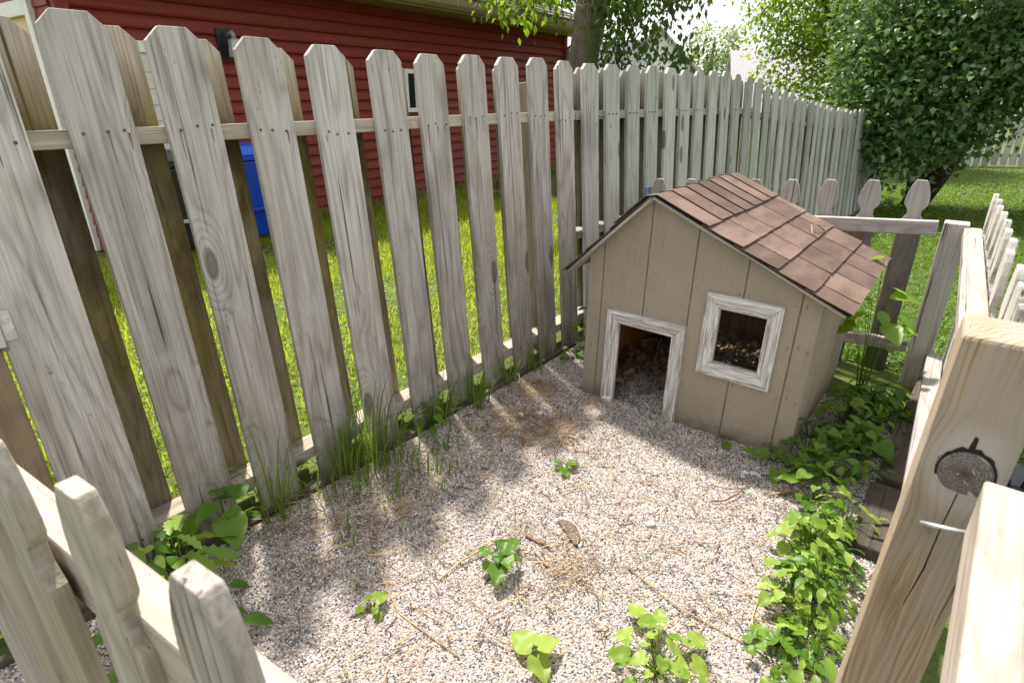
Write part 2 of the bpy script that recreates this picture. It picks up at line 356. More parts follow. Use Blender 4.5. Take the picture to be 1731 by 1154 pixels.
def knot_wood():
    mt, n, b, o = new_mat("grey_knot"); tc = N(n, "ShaderNodeTexCoord"); sp = N(n, "ShaderNodeSeparateXYZ"); L(n, tc.outputs["Object"], sp.inputs[0]); v = tc.outputs["Object"]
    yr = math_(n, 'ADD', sp.outputs[1], 0.004); zr = math_(n, 'SUBTRACT', sp.outputs[2], 0.775)
    dd = math_(n, 'SQRT', math_(n, 'ADD', math_(n, 'MULTIPLY', yr, yr), math_(n, 'MULTIPLY', zr, zr))); dd = math_(n, 'ADD', dd, math_(n, 'MULTIPLY', noise(n, v, 45, 5, 0.7), 0.022))
    rg = math_(n, 'ABSOLUTE', math_(n, 'SINE', math_(n, 'MULTIPLY', dd, 800.0))); an = N(n, "ShaderNodeMath", operation='ARCTAN2'); L(n, yr, an.inputs[0]); L(n, zr, an.inputs[1])
    rad = noise(n, None, 1.0, 3); cv = N(n, "ShaderNodeCombineXYZ"); L(n, math_(n, 'MULTIPLY', an.outputs[0], 9.0), cv.inputs[0]); L(n, math_(n, 'MULTIPLY', dd, 60.0), cv.inputs[1]); rad = noise(n, cv.outputs[0], 1.0, 4, 0.7)
    c = mixc(n, rg, (0.215, 0.19, 0.17), (0.30, 0.272, 0.25)); c = mixc(n, smooth(n, rad, 0.45, 0.65, 0, 0.7), c, (0.10, 0.08, 0.07)); c = mixc(n, smooth(n, dd, 0.026, 0.012, 0, 0.8), c, (0.15, 0.085, 0.045))
    L(n, c, b.inputs["Base Color"]); b.inputs["Roughness"].default_value = 0.9; bump(n, b, math_(n, 'ADD', rg, rad), 0.9, 0.003); return mt
W_TIMB = wood("old_timber", (0.095, 0.078, 0.06), (0.055, 0.044, 0.034), (0.03, 0.025, 0.02), axis='x', vary=0.3)
W_KNOT = knot_wood()
NAIL = plain("nail_steel", (0.10, 0.095, 0.09), 0.6, 0.6)
GALV = plain("galvanised_steel", (0.55, 0.56, 0.58), 0.42, 0.85, 0.2, 60)
BLACKM = plain("black_steel", (0.025, 0.026, 0.03), 0.38, 0.3, 0.3, 40)
# ---------------------------------------------------------------- large structure: ground, gravel
def lawn_mat(name, a, b_, s1=2.0, s2=40.0):
    mt, n, b, o = new_mat(name); tc = N(n, "ShaderNodeTexCoord"); v = tc.outputs["Object"]
    f = smooth(n, noise(n, v, s1, 4, 0.6), 0.3, 0.7); g = noise(n, v, s2, 4, 0.7)
    c = mixc(n, f, a, b_); c = mixc(n, smooth(n, g, 0.4, 0.8, 0, 0.7), c, tuple(q * 0.4 for q in a))
    L(n, c, b.inputs["Base Color"]); b.inputs["Roughness"].default_value = 0.95; bump(n, b, g, 0.8, 0.02); return mt
GROUND_M = lawn_mat("lawn_soil", (0.07, 0.095, 0.02), (0.10, 0.14, 0.025))
def grid_sheet(name, xs, ys, mat, dz=0.0):
    X, Y = np.meshgrid(xs, ys); Z = ground_z(X, Y) + dz
    V = np.stack([X, Y, Z], -1).reshape(-1, 3); nx = len(xs)
    i = np.arange((len(ys) - 1) * nx).reshape(-1, nx)[:, :-1].ravel()
    return link(name, npmesh(name, V, [np.stack([i, i + 1, i + nx + 1, i + nx], 1)], mat))
gx = np.unique(np.concatenate([np.linspace(-150, -8, 8), np.arange(-8, 16.1, 0.4), np.linspace(16.2, 200, 9)]))
gy = np.unique(np.concatenate([np.linspace(-40, -1, 5), np.arange(-1, 20.1, 0.4), np.linspace(20.2, 320, 9)]))
tag(grid_sheet("ground", gx, gy, GROUND_M, -0.012), kind="structure")

# fence line frame: s along the fence, y away from the pen
FY = R(50.88); FX0, FY0 = -0.9503, 1.3832
Dv = Vector((math.cos(FY), math.sin(FY), 0)); Nv = Vector((math.sin(FY), -math.cos(FY), 0))
def pen(s, q, z=0.0): return Vector((FX0, FY0, z)) + Dv * s + Nv * q

def gravel_mat():
    mt, n, b, o = new_mat("gravel_fines"); tc = N(n, "ShaderNodeTexCoord"); v = tc.outputs["Object"]
    vo = N(n, "ShaderNodeTexVoronoi"); vo.inputs["Scale"].default_value = 170; L(n, v, vo.inputs["Vector"])
    c = ramp(n, noise(n, vo.outputs["Position"], 300, 1), [(0.3, (0.15, 0.135, 0.125)), (0.5, (0.29, 0.25, 0.215)), (0.7, (0.38, 0.34, 0.31))])
    c = mixc(n, smooth(n, noise(n, v, 3.5, 4, 0.6), 0.55, 0.75, 0, 0.6), c, (0.13, 0.10, 0.075))
    L(n, c, b.inputs["Base Color"]); b.inputs["Roughness"].default_value = 0.95; bump(n, b, vo.outputs["Distance"], 0.8, 0.004); return mt
pen_poly = [pen(-1.3, 0.02), pen(2.05, 0.02), pen(2.3, 1.6), pen(-1.0, 1.72)]
mb = MB(); nS, nQ = 40, 22
for i in range(nS + 1):
    for j in range(nQ + 1):
        a = pen_poly[0].lerp(pen_poly[1], i / nS); c_ = pen_poly[3].lerp(pen_poly[2], i / nS); p = a.lerp(c_, j / nQ)
        mb.v.append((p.x, p.y, 0.006 * math.sin(p.x * 5 + 1) * math.sin(p.y * 4.3)))
for i in range(nS):
    for j in range(nQ):
        a = i * (nQ + 1) + j; mb.f.append((a, a + nQ + 1, a + nQ + 2, a + 1)[::-1])
bed = mb.build("gravel_bed", gravel_mat(), smooth=True); tag(bed, kind="structure")
def pebble_mat():
    mt, n, b, o = new_mat("pebble_stone"); oi = N(n, "ShaderNodeObjectInfo")
    c = ramp(n, oi.outputs["Random"], [(0.0, (0.57, 0.53, 0.49)), (0.14, (0.44, 0.37, 0.31)), (0.25, (0.70, 0.68, 0.65)), (0.38, (0.50, 0.43, 0.37)),
        (0.49, (0.25, 0.245, 0.26)), (0.58, (0.34, 0.26, 0.21)), (0.66, (0.095, 0.11, 0.14)), (0.78, (0.035, 0.042, 0.06)), (0.89, (0.34, 0.335, 0.35)), (0.95, (0.55, 0.39, 0.30))], 'CONSTANT')
    tc = N(n, "ShaderNodeTexCoord"); nz = noise(n, tc.outputs["Object"], 1.5, 3, 0.6)
    c = mixc(n, smooth(n, nz, 0.4, 0.7, 0, 0.3), c, (0.33, 0.28, 0.23))
    L(n, c, b.inputs["Base Color"]); b.inputs["Roughness"].default_value = 0.75; return mt
PEB = pebble_mat()
gmb = MB(); gmb.v = list(mb.v); gmb.f = list(mb.f)
peb = gmb.build("gravel", PEB); tag(peb, "small mixed tan, grey and slate gravel covering the pen floor", "gravel", kind="stuff")
gt = bpy.data.node_groups.new("gravel_scatter", 'GeometryNodeTree')
gt.interface.new_socket("Geometry", in_out='INPUT', socket_type='NodeSocketGeometry'); gt.interface.new_socket("Geometry", in_out='OUTPUT', socket_type='NodeSocketGeometry')
gi = gt.nodes.new("NodeGroupInput"); go = gt.nodes.new("NodeGroupOutput")
dp = gt.nodes.new("GeometryNodeDistributePointsOnFaces"); dp.distribute_method = 'RANDOM'; dp.inputs["Density"].default_value = 38000
dn = gt.nodes.new("ShaderNodeTexNoise"); dn.inputs["Scale"].default_value = 4.5; dn.inputs["Detail"].default_value = 5.0; dn.inputs["Roughness"].default_value = 0.65
dm = gt.nodes.new("ShaderNodeMapRange"); dm.inputs[1].default_value = 0.36; dm.inputs[2].default_value = 0.50; dm.inputs[3].default_value = 11000; dm.inputs[4].default_value = 42000
gt.links.new(dn.outputs[0], dm.inputs[0]); gt.links.new(dm.outputs[0], dp.inputs["Density"])
ico = gt.nodes.new("GeometryNodeMeshIcoSphere"); ico.inputs["Radius"].default_value = 1.0; ico.inputs["Subdivisions"].default_value = 1
sm = gt.nodes.new("GeometryNodeSetMaterial"); sm.inputs["Material"].default_value = PEB
ip = gt.nodes.new("GeometryNodeInstanceOnPoints")
rr = gt.nodes.new("FunctionNodeRandomValue"); rr.data_type = 'FLOAT_VECTOR'; rr.inputs[1].default_value = (6.28, 6.28, 6.28)
rs_ = gt.nodes.new("FunctionNodeRandomValue"); rs_.data_type = 'FLOAT_VECTOR'; rs_.inputs[0].default_value = (0.0022, 0.0020, 0.0017); rs_.inputs[1].default_value = (0.0047, 0.0042, 0.0034); rs_.inputs["Seed"].default_value = 3
for a, b_ in ((gi.outputs[0], dp.inputs["Mesh"]), (ico.outputs[0], sm.inputs[0]), (sm.outputs[0], ip.inputs["Instance"]), (dp.outputs["Points"], ip.inputs["Points"]),
              (rr.outputs[0], ip.inputs["Rotation"]), (rs_.outputs[0], ip.inputs["Scale"]), (ip.outputs[0], go.inputs[0])): gt.links.new(a, b_)
md = peb.modifiers.new("scatter", 'NODES'); md.node_group = gt

# ---------------------------------------------------------------- garage with red lap siding
GW = R(55.5); gar = thing("garage", "red garage with horizontal lap siding behind the grey board fence", "garage", (-0.27, 9.5, 0), (0, 0, GW))
# local: x along the wall (right end +2.2), y away from the pen, wall face at y=0
def siding_mat():
    mt, n, b, o = new_mat("red_siding"); v, raw, rd = objvec(n)
    nz = noise(n, vscale(n, v, (1.0, 30, 30)), 1.0, 3); st = noise(n, vscale(n, v, (14, 1, 2)), 1.0, 3)
    c = mixc(n, smooth(n, nz, 0.3, 0.7), (0.165, 0.021, 0.013), (0.225, 0.034, 0.022))
    c = mixc(n, smooth(n, st, 0.55, 0.8, 0, 0.25), c, (0.12, 0.013, 0.009))
    L(n, c, b.inputs["Base Color"]); b.inputs["Roughness"].default_value = 0.5; bump(n, b, nz, 0.15, 0.002); return mt
RED = siding_mat()
SOFF = plain("olive_soffit", (0.25, 0.195, 0.105), 0.5, var=0.1); WHITE = plain("white_trim", (0.75, 0.74, 0.70), 0.5, var=0.06); CREAM = plain("cream_door", (0.60, 0.57, 0.50), 0.5, var=0.06)
TAN = plain("tan_garage_door", (0.62, 0.42, 0.20), 0.5, var=0.08); GLASS = None
def glass_mat(name, tint=(0.9, 0.95, 0.95), alpha=0.25, rough=0.03):
    mt, n, b, o = new_mat(name); b.inputs["Base Color"].default_value = (0.02, 0.025, 0.03, 1); b.inputs["Roughness"].default_value = rough; b.inputs["Specular IOR Level"].default_value = 0.6
    tr = N(n, "ShaderNodeBsdfTransparent"); tr.inputs[0].default_value = (*tint, 1); mx = N(n, "ShaderNodeMixShader"); mx.inputs[0].default_value = alpha
    L(n, tr.outputs[0], mx.inputs[1]); L(n, b.outputs[0], mx.inputs[2]); L(n, mx.outputs[0], o.inputs[0]); return mt
GLASSD = glass_mat("dark_window_glass", alpha=0.8); GLASSH = glass_mat("dusty_window_glass", alpha=0.06)
XL, XR, GH, EXP = -5.55, 2.15, 2.22, 0.111
MB().box(XL, XR, 0.02, 0.16, -0.05, GH + 0.05).build("wall", plain("dark_sheathing", (0.06, 0.02, 0.02), 0.8), gar)
bd = MB().prism([(-0.040, 0.0), (-0.036, 0.008), (-0.028, 0.016), (0.002, EXP + 0.012), (0.018, EXP + 0.012), (0.018, 0.0)][::-1], XL + 0.1, XR - 0.1, 'yz').mesh("siding_board", RED)
for i in range(int(GH / EXP)):
    z = i * EXP + 0.01
    link("siding_board", bd, gar, (0, 0, z))
for x in (XL, XR - 0.1): MB().box(x, x + 0.1, -0.046, 0.03, 0, GH).build("corner_trim", RED, gar, bevel=0.004)
# front wall of the garage, turned away to the left, with its wide tan door in a white frame
MB().box(XL - 0.001, XL + 0.1, 0.031, 3.4, 0, GH + 0.05).build("end_wall", RED, gar)
for i in range(19): MB().prism([(-0.018, 0), (0.0, 0), (0.0, EXP), (-0.004, EXP)], 0.032, 0.30, 'xz').build("end_siding_board", RED, gar, (XL - 0.002, 0, 0.01 + i * EXP))
gd = MB().box(XL - 0.012, XL - 0.002, 0.40, 3.0, 0, 1.85).build("overhead_door", TAN, gar)
for i in range(4): MB().box(XL - 0.02, XL - 0.0125, 0.41, 2.99, 0.46 * i + 0.03, 0.46 * i + 0.44).build("door_panel", TAN, gd, bevel=0.006)
MB().box(XL - 0.05, XL - 0.002, 0.31, 0.395, 0, 1.96).build("door_jamb", WHITE, gar, bevel=0.004)
MB().box(XL - 0.05, XL - 0.002, 0.397, 3.1, 1.852, 1.96).build("door_head", WHITE, gar, bevel=0.004)
# side door
dr = MB().box(-5.32, -4.52, -0.050, 0.015, 0.02, 1.60).build("door", CREAM, gar)
for i in range(12): MB().prism([(-0.012, 0.0), (0.0, 0.0), (0.0, 0.122), (-0.004, 0.122)], -5.30, -4.54, 'yz').build("door_board", CREAM, dr, (0, -0.0505, 0.05 + i * 0.128))
MB().box(-5.40, -4.44, -0.075, 0.01, 1.602, 1.69).build("door_head", WHITE, gar, bevel=0.004)
for x in (-5.40, -4.515): MB().box(x, x + 0.075, -0.075, 0.01, 0.0, 1.60).build("door_casing", WHITE, gar, bevel=0.004)
# window
wi = MB()
wx0, wx1, wz0, wz1 = -1.93, -1.55, 1.08, 1.58
for a in ((wx0, wx1, wz0, wz0 + 0.05), (wx0, wx1, wz1 - 0.05, wz1), (wx0, wx0 + 0.05, wz0 + 0.051, wz1 - 0.051), (wx1 - 0.05, wx1, wz0 + 0.051, wz1 - 0.051), (-1.76, -1.72, wz0 + 0.051, wz1 - 0.051)):
    wi.box(a[0], a[1], -0.06, 0.0, a[2], a[3])
wi = wi.build("window", WHITE, gar); MB().box(wx0 + 0.04, wx1 - 0.04, -0.052, -0.047, wz0 + 0.04, wz1 - 0.04).build("pane", GLASSD, wi)
# eave, gutter, roof
MB().box(XL - 0.35, XR + 0.3, -0.42, 0.02, GH, GH + 0.015).build("soffit", SOFF, gar)
MB().box(XL - 0.35, XR + 0.3, -0.445, -0.421, GH - 0.01, GH + 0.13).build("fascia", SOFF, gar)
MB().prism([(-0.54, 0.02), (-0.5, -0.02), (-0.446, -0.02), (-0.446, 0.10), (-0.456, 0.10), (-0.456, -0.005), (-0.495, -0.005), (-0.53, 0.03), (-0.545, 0.09), (-0.555, 0.09)], XL - 0.35, XR + 0.32, 'yz').build("gutter", SOFF, gar, (0, 0, GH + 0.03))
def shingle_far():
    mt, n, b, o = new_mat("garage_shingle"); v, raw, rd = objvec(n)
    br = N(n, "ShaderNodeTexBrick"); L(n, vscale(n, v, (3.2, 7, 1)), br.inputs[0]); br.inputs["Color1"].default_value = (0.13, 0.10, 0.085, 1); br.inputs["Color2"].default_value = (0.18, 0.145, 0.125, 1); br.inputs["Mortar"].default_value = (0.04, 0.035, 0.03, 1)
    br.inputs["Scale"].default_value = 1.0; br.inputs["Mortar Size"].default_value = 0.012
    c = mixc(n, noise(n, v, 90, 3), br.outputs[0], (0.08, 0.065, 0.06)); L(n, c, b.inputs["Base Color"]); bump(n, b, br.outputs["Fac"], -0.4, 0.01); return mt
GSH = shingle_far()
rf = MB()
rf.prism([(-0.50, GH + 0.13), (-0.50, GH + 0.155), (2.2, GH + 1.155), (2.2, GH + 1.13)][::-1], XL - 0.4, XR + 0.35, 'yz').build("roof", GSH, gar)
for k in range(9): MB().prism([(-0.51 + 0.27 * k, GH + 0.157 + 0.1 * k), (-0.51 + 0.27 * k, GH + 0.168 + 0.1 * k), (-0.22 + 0.27 * k, GH + 0.262 + 0.1 * k)][::-1], XL - 0.41, XR + 0.36, 'yz').build("shingle_course", GSH, gar)
MB().tube([(XR + 0.05, -0.46, GH + 0.02), (XR - 0.02, -0.2, GH - 0.12), (XR - 0.05, -0.075, GH - 0.2), (XR - 0.05, -0.075, 0.1)], 0.035, 8).build("downspout", SOFF, gar, smooth=True)
# wall lamp
lp = thing("wall_lamp", "black and grey lantern wall lamp on the red garage siding", "lamp", (gar.matrix_basis @ Vector((-4.21, -0.03, 1.60))), (0, 0, GW))
MB().box(-0.10, 0.08, -0.012, 0.005, -0.02, 0.24).build("back_plate", BLACKM, lp)
MB().tube([(0.0, -0.012, 0.18), (0, -0.10, 0.205), (0, -0.12, 0.16)], 0.02, 8).build("arm", plain("lamp_grey", (0.30, 0.31, 0.32), 0.5), lp, smooth=True)
MB().tube([(0, -0.12, 0.16), (0, -0.12, 0.14), (0, -0.12, 0.0)], [0.02, 0.055, 0.065], 6).build("lamp_shade", plain("lamp_glass_grey", (0.40, 0.41, 0.42), 0.3), lp)

# ---------------------------------------------------------------- tall board fence (shadowbox)
fence = thing("board_fence", "tall weathered grey shadowbox board fence with dog-eared pickets, leaning along the pen", "fence", (FX0, FY0, 0), (-math.atan(0.0724), 0, FY))
PW, PT = 0.14, 0.018; YB = PT + 0.092
def picket_mesh(wd, top, z0, mat, ear=0.034, jig=0.0, seg=1):
    r = lambda: rnd.uniform(-jig, jig)
    e1, e2 = ear + r() * 2, ear + r() * 2
    poly = [(r(), z0), (wd + r(), z0), (wd + r(), z0 + (top - z0) * 0.45), (wd + r() * .5, top - e2), (wd - e2 + r(), top + r() * .5), (e1 + r(), top + r() * .5), (0 + r() * .5, top - e1), (r(), z0 + (top - z0) * 0.5)]
    return MB().prism(poly, 0, PT, 'xz').mesh("picket", mat)
sL = [-0.262, -0.009, 0.205, 0.428, 0.649, 0.877, 1.092, 1.316, 1.541, 1.749, 1.956]
tops = [1.445, 1.441, 1.424, 1.414, 1.406, 1.404, 1.401, 1.409, 1.410, 1.417, 1.413]
nails = MB()
def nail(x, z, y=-0.0015):
    nails.tube([(x, y + 0.004, z), (x, y, z)], 0.0042, 6)
for i, (s, t) in enumerate(zip(sL, tops)):
    wd = 0.168 if i == 0 else PW
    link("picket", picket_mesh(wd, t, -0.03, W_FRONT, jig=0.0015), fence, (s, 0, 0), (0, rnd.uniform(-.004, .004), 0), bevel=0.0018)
    zr = 1.165 + 0.02 * math.sin(i)
    for fx in (0.2, 0.5, 0.8): nail(s + wd * fx + rnd.uniform(-.008, .008), zr + rnd.uniform(-.006, .006))
    for fx in (0.3, 0.75): nail(s + wd * fx, 0.10 + rnd.uniform(-.01, .01))
sB = [s + 0.111 for s in sL]; sB[0], sB[1], sB[2], sB[3] = -0.150, 0.092, 0.302, 0.530
for i, s in enumerate(sB[:-1]):
    if i in (9,): continue
    link("picket", picket_mesh(PW, tops[i] - 0.008, 0.02, W_BACK, jig=0.002), fence, (s, YB, 0), (0, rnd.uniform(-.006, .006), 0), bevel=0.0018)
# the run beyond the pen corner: straight on, stepping down with the ground
def run(s):
    t = min(max((s - 3.6) / 4.6, 0), 1); t = t * t * (3 - 2 * t)
    return -(s - 2.0) * 0.024, -0.30 * t
vf = [picket_mesh(PW, 1.415, -0.05, W_FAR, jig=0.003) for _ in range(6)]
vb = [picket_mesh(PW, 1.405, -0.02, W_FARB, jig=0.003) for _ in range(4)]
s = 2.175; k = 0
while s < 10.3:
    y, dz = run(s)
    step = -0.028 if k > 11 else 0.0
    link("picket", vf[k % 6], fence, (s, y, dz + step + rnd.uniform(-.008, .008)), (rnd.uniform(-.006, .006), rnd.uniform(-.008, .008), -0.024))
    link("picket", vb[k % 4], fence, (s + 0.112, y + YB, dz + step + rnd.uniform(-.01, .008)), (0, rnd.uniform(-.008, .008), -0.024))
    if k < 14:
        for fx in (0.2, 0.5, 0.8): nail(s + PW * fx, 1.17 + dz, y - 0.0015)
    s += 0.2234 + rnd.uniform(-.006, .006); k += 1
tag(nails.build("nail_heads", NAIL, fence), kind="stuff")
runs = MB()
for i, (s, t) in enumerate(zip(sL, tops)):
    for fx in (0.2, 0.5, 0.8):
        if rnd.random() < .6:
            x_ = s + 0.14 * fx + rnd.uniform(-.006, .006); ln_ = rnd.uniform(.02, .09); w_ = rnd.uniform(.0012, .003); z_ = 1.160 + 0.02 * math.sin(i)
            runs.add([(x_ - w_, -.0012, z_), (x_ + w_, -.0012, z_), (x_ + w_ * .3, -.0012, z_ - ln_), (x_ - w_ * .3, -.0012, z_ - ln_)], [(0, 3, 2, 1)])
tag(runs.build("rust_runs", plain("rust_stain", (0.17, 0.14, 0.115), 0.9, var=0.3), fence), kind="stuff")
def rail(x0, x1, z, y0=PT + 0.0005, y1=YB - 0.0005, h=0.042, mat=None, nm="rail", bevel=0.003):
    c = ((x0 + x1) / 2, (y0 + y1) / 2, z + h / 2); a, b_ = (x1 - x0) / 2, (y1 - y0) / 2
    return MB().box(-a, a, -b_, b_, -h / 2, h / 2).build(nm, mat or W_RAIL, fence, c, bevel=bevel)
rail(-0.75, 1.02, 1.148); rail(1.022, 2.14, 1.150); rail(-0.75, 1.02, 0.082); rail(1.022, 2.14, 0.084)
for a in np.arange(2.142, 10.0, 2.2):
    ya, za = run(a); yb, zb = run(a + 2.2)
    for z in (1.15, 0.55, 0.084):
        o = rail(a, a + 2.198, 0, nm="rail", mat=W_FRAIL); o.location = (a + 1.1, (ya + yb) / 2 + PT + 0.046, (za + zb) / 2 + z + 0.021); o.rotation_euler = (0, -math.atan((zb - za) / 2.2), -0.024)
for s, y in ((-0.50, YB), (1.93, YB), (4.3, YB - 0.05), (6.6, YB - 0.1), (8.9, YB - 0.15)):
    MB().box(-0.045, 0.045, 0.0, 0.09, -0.1, 1.33).build("post", W_POST, fence, (s, y + 0.003, run(max(s, 2))[1]), bevel=0.004)
MB().box(-0.8, 2.0, -0.05, -0.022, -0.06, 0.012).build("edging_board", W_TIMB, fence, bevel=0.003)
MB().box(-0.075, 0.075, 0.004, 0.095, -0.1, 1.36).build("post", wood("brown_end_post", (0.24, 0.18, 0.115), (0.14, 0.10, 0.06), (0.07, 0.05, 0.03), vary=0.0), fence, (-0.345, 0, 0), bevel=0.004)
# strap hinge on the end board
hg = MB().box(-0.300, -0.262, -0.016, -0.004, 0.735, 0.83); hg.box(-0.262, -0.236, -0.0045, -0.001, 0.745, 0.815)
hg = hg.build("hinge", GALV, fence, bevel=0.001)
MB().tube([(-0.265, -0.008, 0.725), (-0.265, -0.008, 0.84)], 0.007, 8).build("hinge_pin", GALV, hg, smooth=True)

# ---------------------------------------------------------------- dog house
PU = dict(w=0.8943, s=0.6421, d=0.8849, ap=0.9098, au=0.2706)
hyaw = -0.6586
U = Vector((math.cos(hyaw), math.sin(hyaw), -0.0174)).normalized(); V0 = Vector((-math.sin(hyaw), math.cos(hyaw), -0.0015))
Vv = (V0 - U * V0.dot(U)).normalized(); Zv = U.cross(Vv)
hm = Matrix((U, Vv, Zv)).transposed().to_4x4(); hm.translation = (0.3235, 2.3775, 0)
house = thing("dog_house", "small beige wooden dog house with brown shingle roof standing on the gravel", "dog house"); house.matrix_world = hm
def panel_paint():
    mt, n, b, o = new_mat("beige_siding"); v, raw, rd = objvec(n)
    gr = noise(n, vscale(n, v, (60, 60, 7)), 1.0, 5, 0.7); sp = noise(n, v, 26, 4, 0.6); bl = noise(n, v, 3, 3)
    rid = math_(n, 'ABSOLUTE', math_(n, 'SUBTRACT', noise(n, vscale(n, v, (30, 30, 11)), 1.0, 3, 0.5), 0.5))
    c = mixc(n, smooth(n, bl, 0.3, 0.7), (0.305, 0.262, 0.205), (0.345, 0.296, 0.232))
    c = mixc(n, smooth(n, sp, 0.62, 0.78, 0, 0.35), c, (0.22, 0.18, 0.13))
    dirt = N(n, "ShaderNodeSeparateXYZ"); L(n, raw, dirt.inputs[0])
    dz = math_(n, 'MULTIPLY_ADD', math_(n, 'SUBTRACT', sp, 0.5), 0.12, dirt.outputs[2])
    c = mixc(n, smooth(n, dz, 0.10, -0.01, 0, 0.75), c, (0.16, 0.125, 0.09))
    c = mixc(n, math_(n, 'MULTIPLY', smooth(n, noise(n, vscale(n, v, (70, 70, 90)), 1.0, 3, 0.7), 0.64, 0.70), smooth(n, dirt.outputs[2], 0.22, 0.0)), c, (0.10, 0.08, 0.06))
    c = mixc(n, smooth(n, noise(n, vscale(n, v, (16, 16, 2.2)), 1.0, 4, 0.65), 0.58, 0.75, 0, 0.35), c, (0.21, 0.18, 0.14))
    L(n, c, b.inputs["Base Color"]); b.inputs["Roughness"].default_value = 0.62; b.inputs["Specular IOR Level"].default_value = 0.3
    h = math_(n, 'ADD', math_(n, 'MULTIPLY', smooth(n, rid, 0.0, 0.09), 0.9), math_(n, 'MULTIPLY', gr, 0.5))
    bump(n, b, h, 0.55, 0.0022); return mt
BEIGE = panel_paint()
BEIGED = plain("groove_shadow_paint", (0.25, 0.21, 0.16), 0.7)
RAW = wood("raw_interior_wood", (0.36, 0.17, 0.06), (0.24, 0.10, 0.035), (0.14, 0.06, 0.02), vary=0.15)
def ztop(u):
    return PU['s'] + (PU['ap'] - PU['s']) / PU['au'] * u if u <= PU['au'] else PU['ap'] - (PU['ap'] - PU['s']) / (PU['w'] - PU['au']) * (u - PU['au'])
OPEN = [(0.160, 0.394, -0.1, 0.375), (0.566, 0.732, 0.321, 0.535)]
def wall_strip(u0, u1, zb, y0, y1):
    """vertical strip of the gable wall with the door and window cut out"""
    out = MB(); cuts = sorted({u0, u1, *[q for o_ in OPEN for q in o_[:2] if u0 < q < u1], *([PU['au']] if u0 < PU['au'] < u1 else [])})
    for a, b_ in zip(cuts[:-1], cuts[1:]):
        mid = (a + b_) / 2; segs = [(zb, None)]
        for o_ in OPEN:
            if o_[0] < mid < o_[1]: segs = ([(zb, o_[2])] if o_[2] > zb else []) + [(o_[3], None)]
        for z0, z1 in segs:
            out.prism([(a, z0), (b_, z0), (b_, ztop(b_) if z1 is None else z1), (a, ztop(a) if z1 is None else z1)], y0, y1, 'xz')
    return out
G = [0.0, 0.065, 0.258, 0.446, 0.639, 0.832, PU['w']]
fwl = wall_strip(0.0, PU['w'], -0.03, 0.004, 0.012).build("front_wall", BEIGED, house)
for a, b_ in zip(G[:-1], G[1:]):
    wall_strip(a + (0.003 if a > 0 else -0.001), b_ - (0.003 if b_ < PU['w'] else -0.001), -0.03, -0.001, 0.0038).build("siding_panel", BEIGE, fwl)
nh = MB()
for u_ in (0.03, 0.085, 0.24, 0.275, 0.43, 0.462, 0.622, 0.655, 0.815, 0.85, 0.882):
    for z_ in (0.05, 0.25, 0.45, 0.60):
        if not any(o_[0] - .06 < u_ < o_[1] + .06 and o_[2] - .06 < z_ < o_[3] + .06 for o_ in OPEN): nh.tube([(u_, 0.0, z_ + rnd.uniform(-.02, .02)), (u_, -0.0018, z_)], 0.0024, 6)
tag(nh.build("nail_heads", BEIGED, house), kind="stuff")
DD = PU['d']
rw = MB().box(PU['w'] - 0.012, PU['w'] - 0.004, 0.0122, DD, -0.03, PU['s'] - 0.002).build("side_wall", BEIGED, house)
a = 0.0125
while a < DD - 0.02:
    b_ = min(a + 0.192, DD); MB().box(PU['w'] - 0.0038, PU['w'] + 0.001, a, b_ - 0.006, -0.03, PU['s'] - 0.001).build("siding_panel", BEIGE, rw); a += 0.192
MB().box(PU['w'] - 0.002, PU['w'] + 0.004, -0.0015, 0.0115, -0.03, PU['s'] - 0.006).build("corner_edge", BEIGE, rw)
lw = MB().box(0.0, 0.011, 0.0122, DD, -0.03, PU['s'] - 0.002).build("side_wall", BEIGE, house)
MB().box(0.0115, 0.016, 0.0125, 0.42, 0.0, PU['s'] - 0.01).build("lining_board", RAW, lw); MB().box(0.0115, 0.018, 0.425, DD - 0.02, 0.0, PU['s'] - 0.01).build("lining_board", RAW, lw)
bw = MB()
for a, b_ in ((0.0, PU['au']), (PU['au'], PU['w'])): bw.prism([(a, -0.03), (b_, -0.03), (b_, ztop(b_)), (a, ztop(a))], DD, DD + 0.01, 'xz')
bw.build("back_wall", RAW, house)
MB().box(0.02, PU['w'] - 0.02, 0.013, DD - 0.005, -0.03, 0.006).build("floor", plain("dirty_floor", (0.12, 0.10, 0.085), 0.9, scale=30), house)
MB().box(0.12, 0.16, -0.05, -0.0175, -0.01, 0.012).build("sill_block", WHITE, house, (0, 0.02, 0.01))
def paint_worn(name, sc_):
    mt, n, b, o = new_mat(name); v, raw, rd = objvec(n)
    st = noise(n, vscale(n, v, sc_), 1.0, 5, 0.72); st2 = noise(n, vscale(n, v, tuple(q * 0.35 for q in sc_)), 1.0, 4, 0.65)
    sx = N(n, "ShaderNodeSeparateXYZ"); L(n, raw, sx.inputs[0])
    c = mixc(n, smooth(n, st, 0.40, 0.56, 0, 0.85), (0.70, 0.69, 0.685), (0.45, 0.43, 0.415))
    c = mixc(n, math_(n, 'MULTIPLY', smooth(n, st, 0.46, 0.54), smooth(n, st2, 0.47, 0.57)), c, (0.33, 0.285, 0.235))
    low = smooth(n, math_(n, 'MULTIPLY_ADD', math_(n, 'SUBTRACT', st, 0.5), 0.25, sx.outputs[2]), 0.14, 0.0)
    c = mixc(n, math_(n, 'MULTIPLY', low, smooth(n, st, 0.42, 0.56)), c, (0.27, 0.20, 0.125))
    L(n, c, b.inputs["Base Color"]); b.inputs["Roughness"].default_value = 0.7; bump(n, b, math_(n, 'ADD', st, st2), 0.5, 0.002); return mt
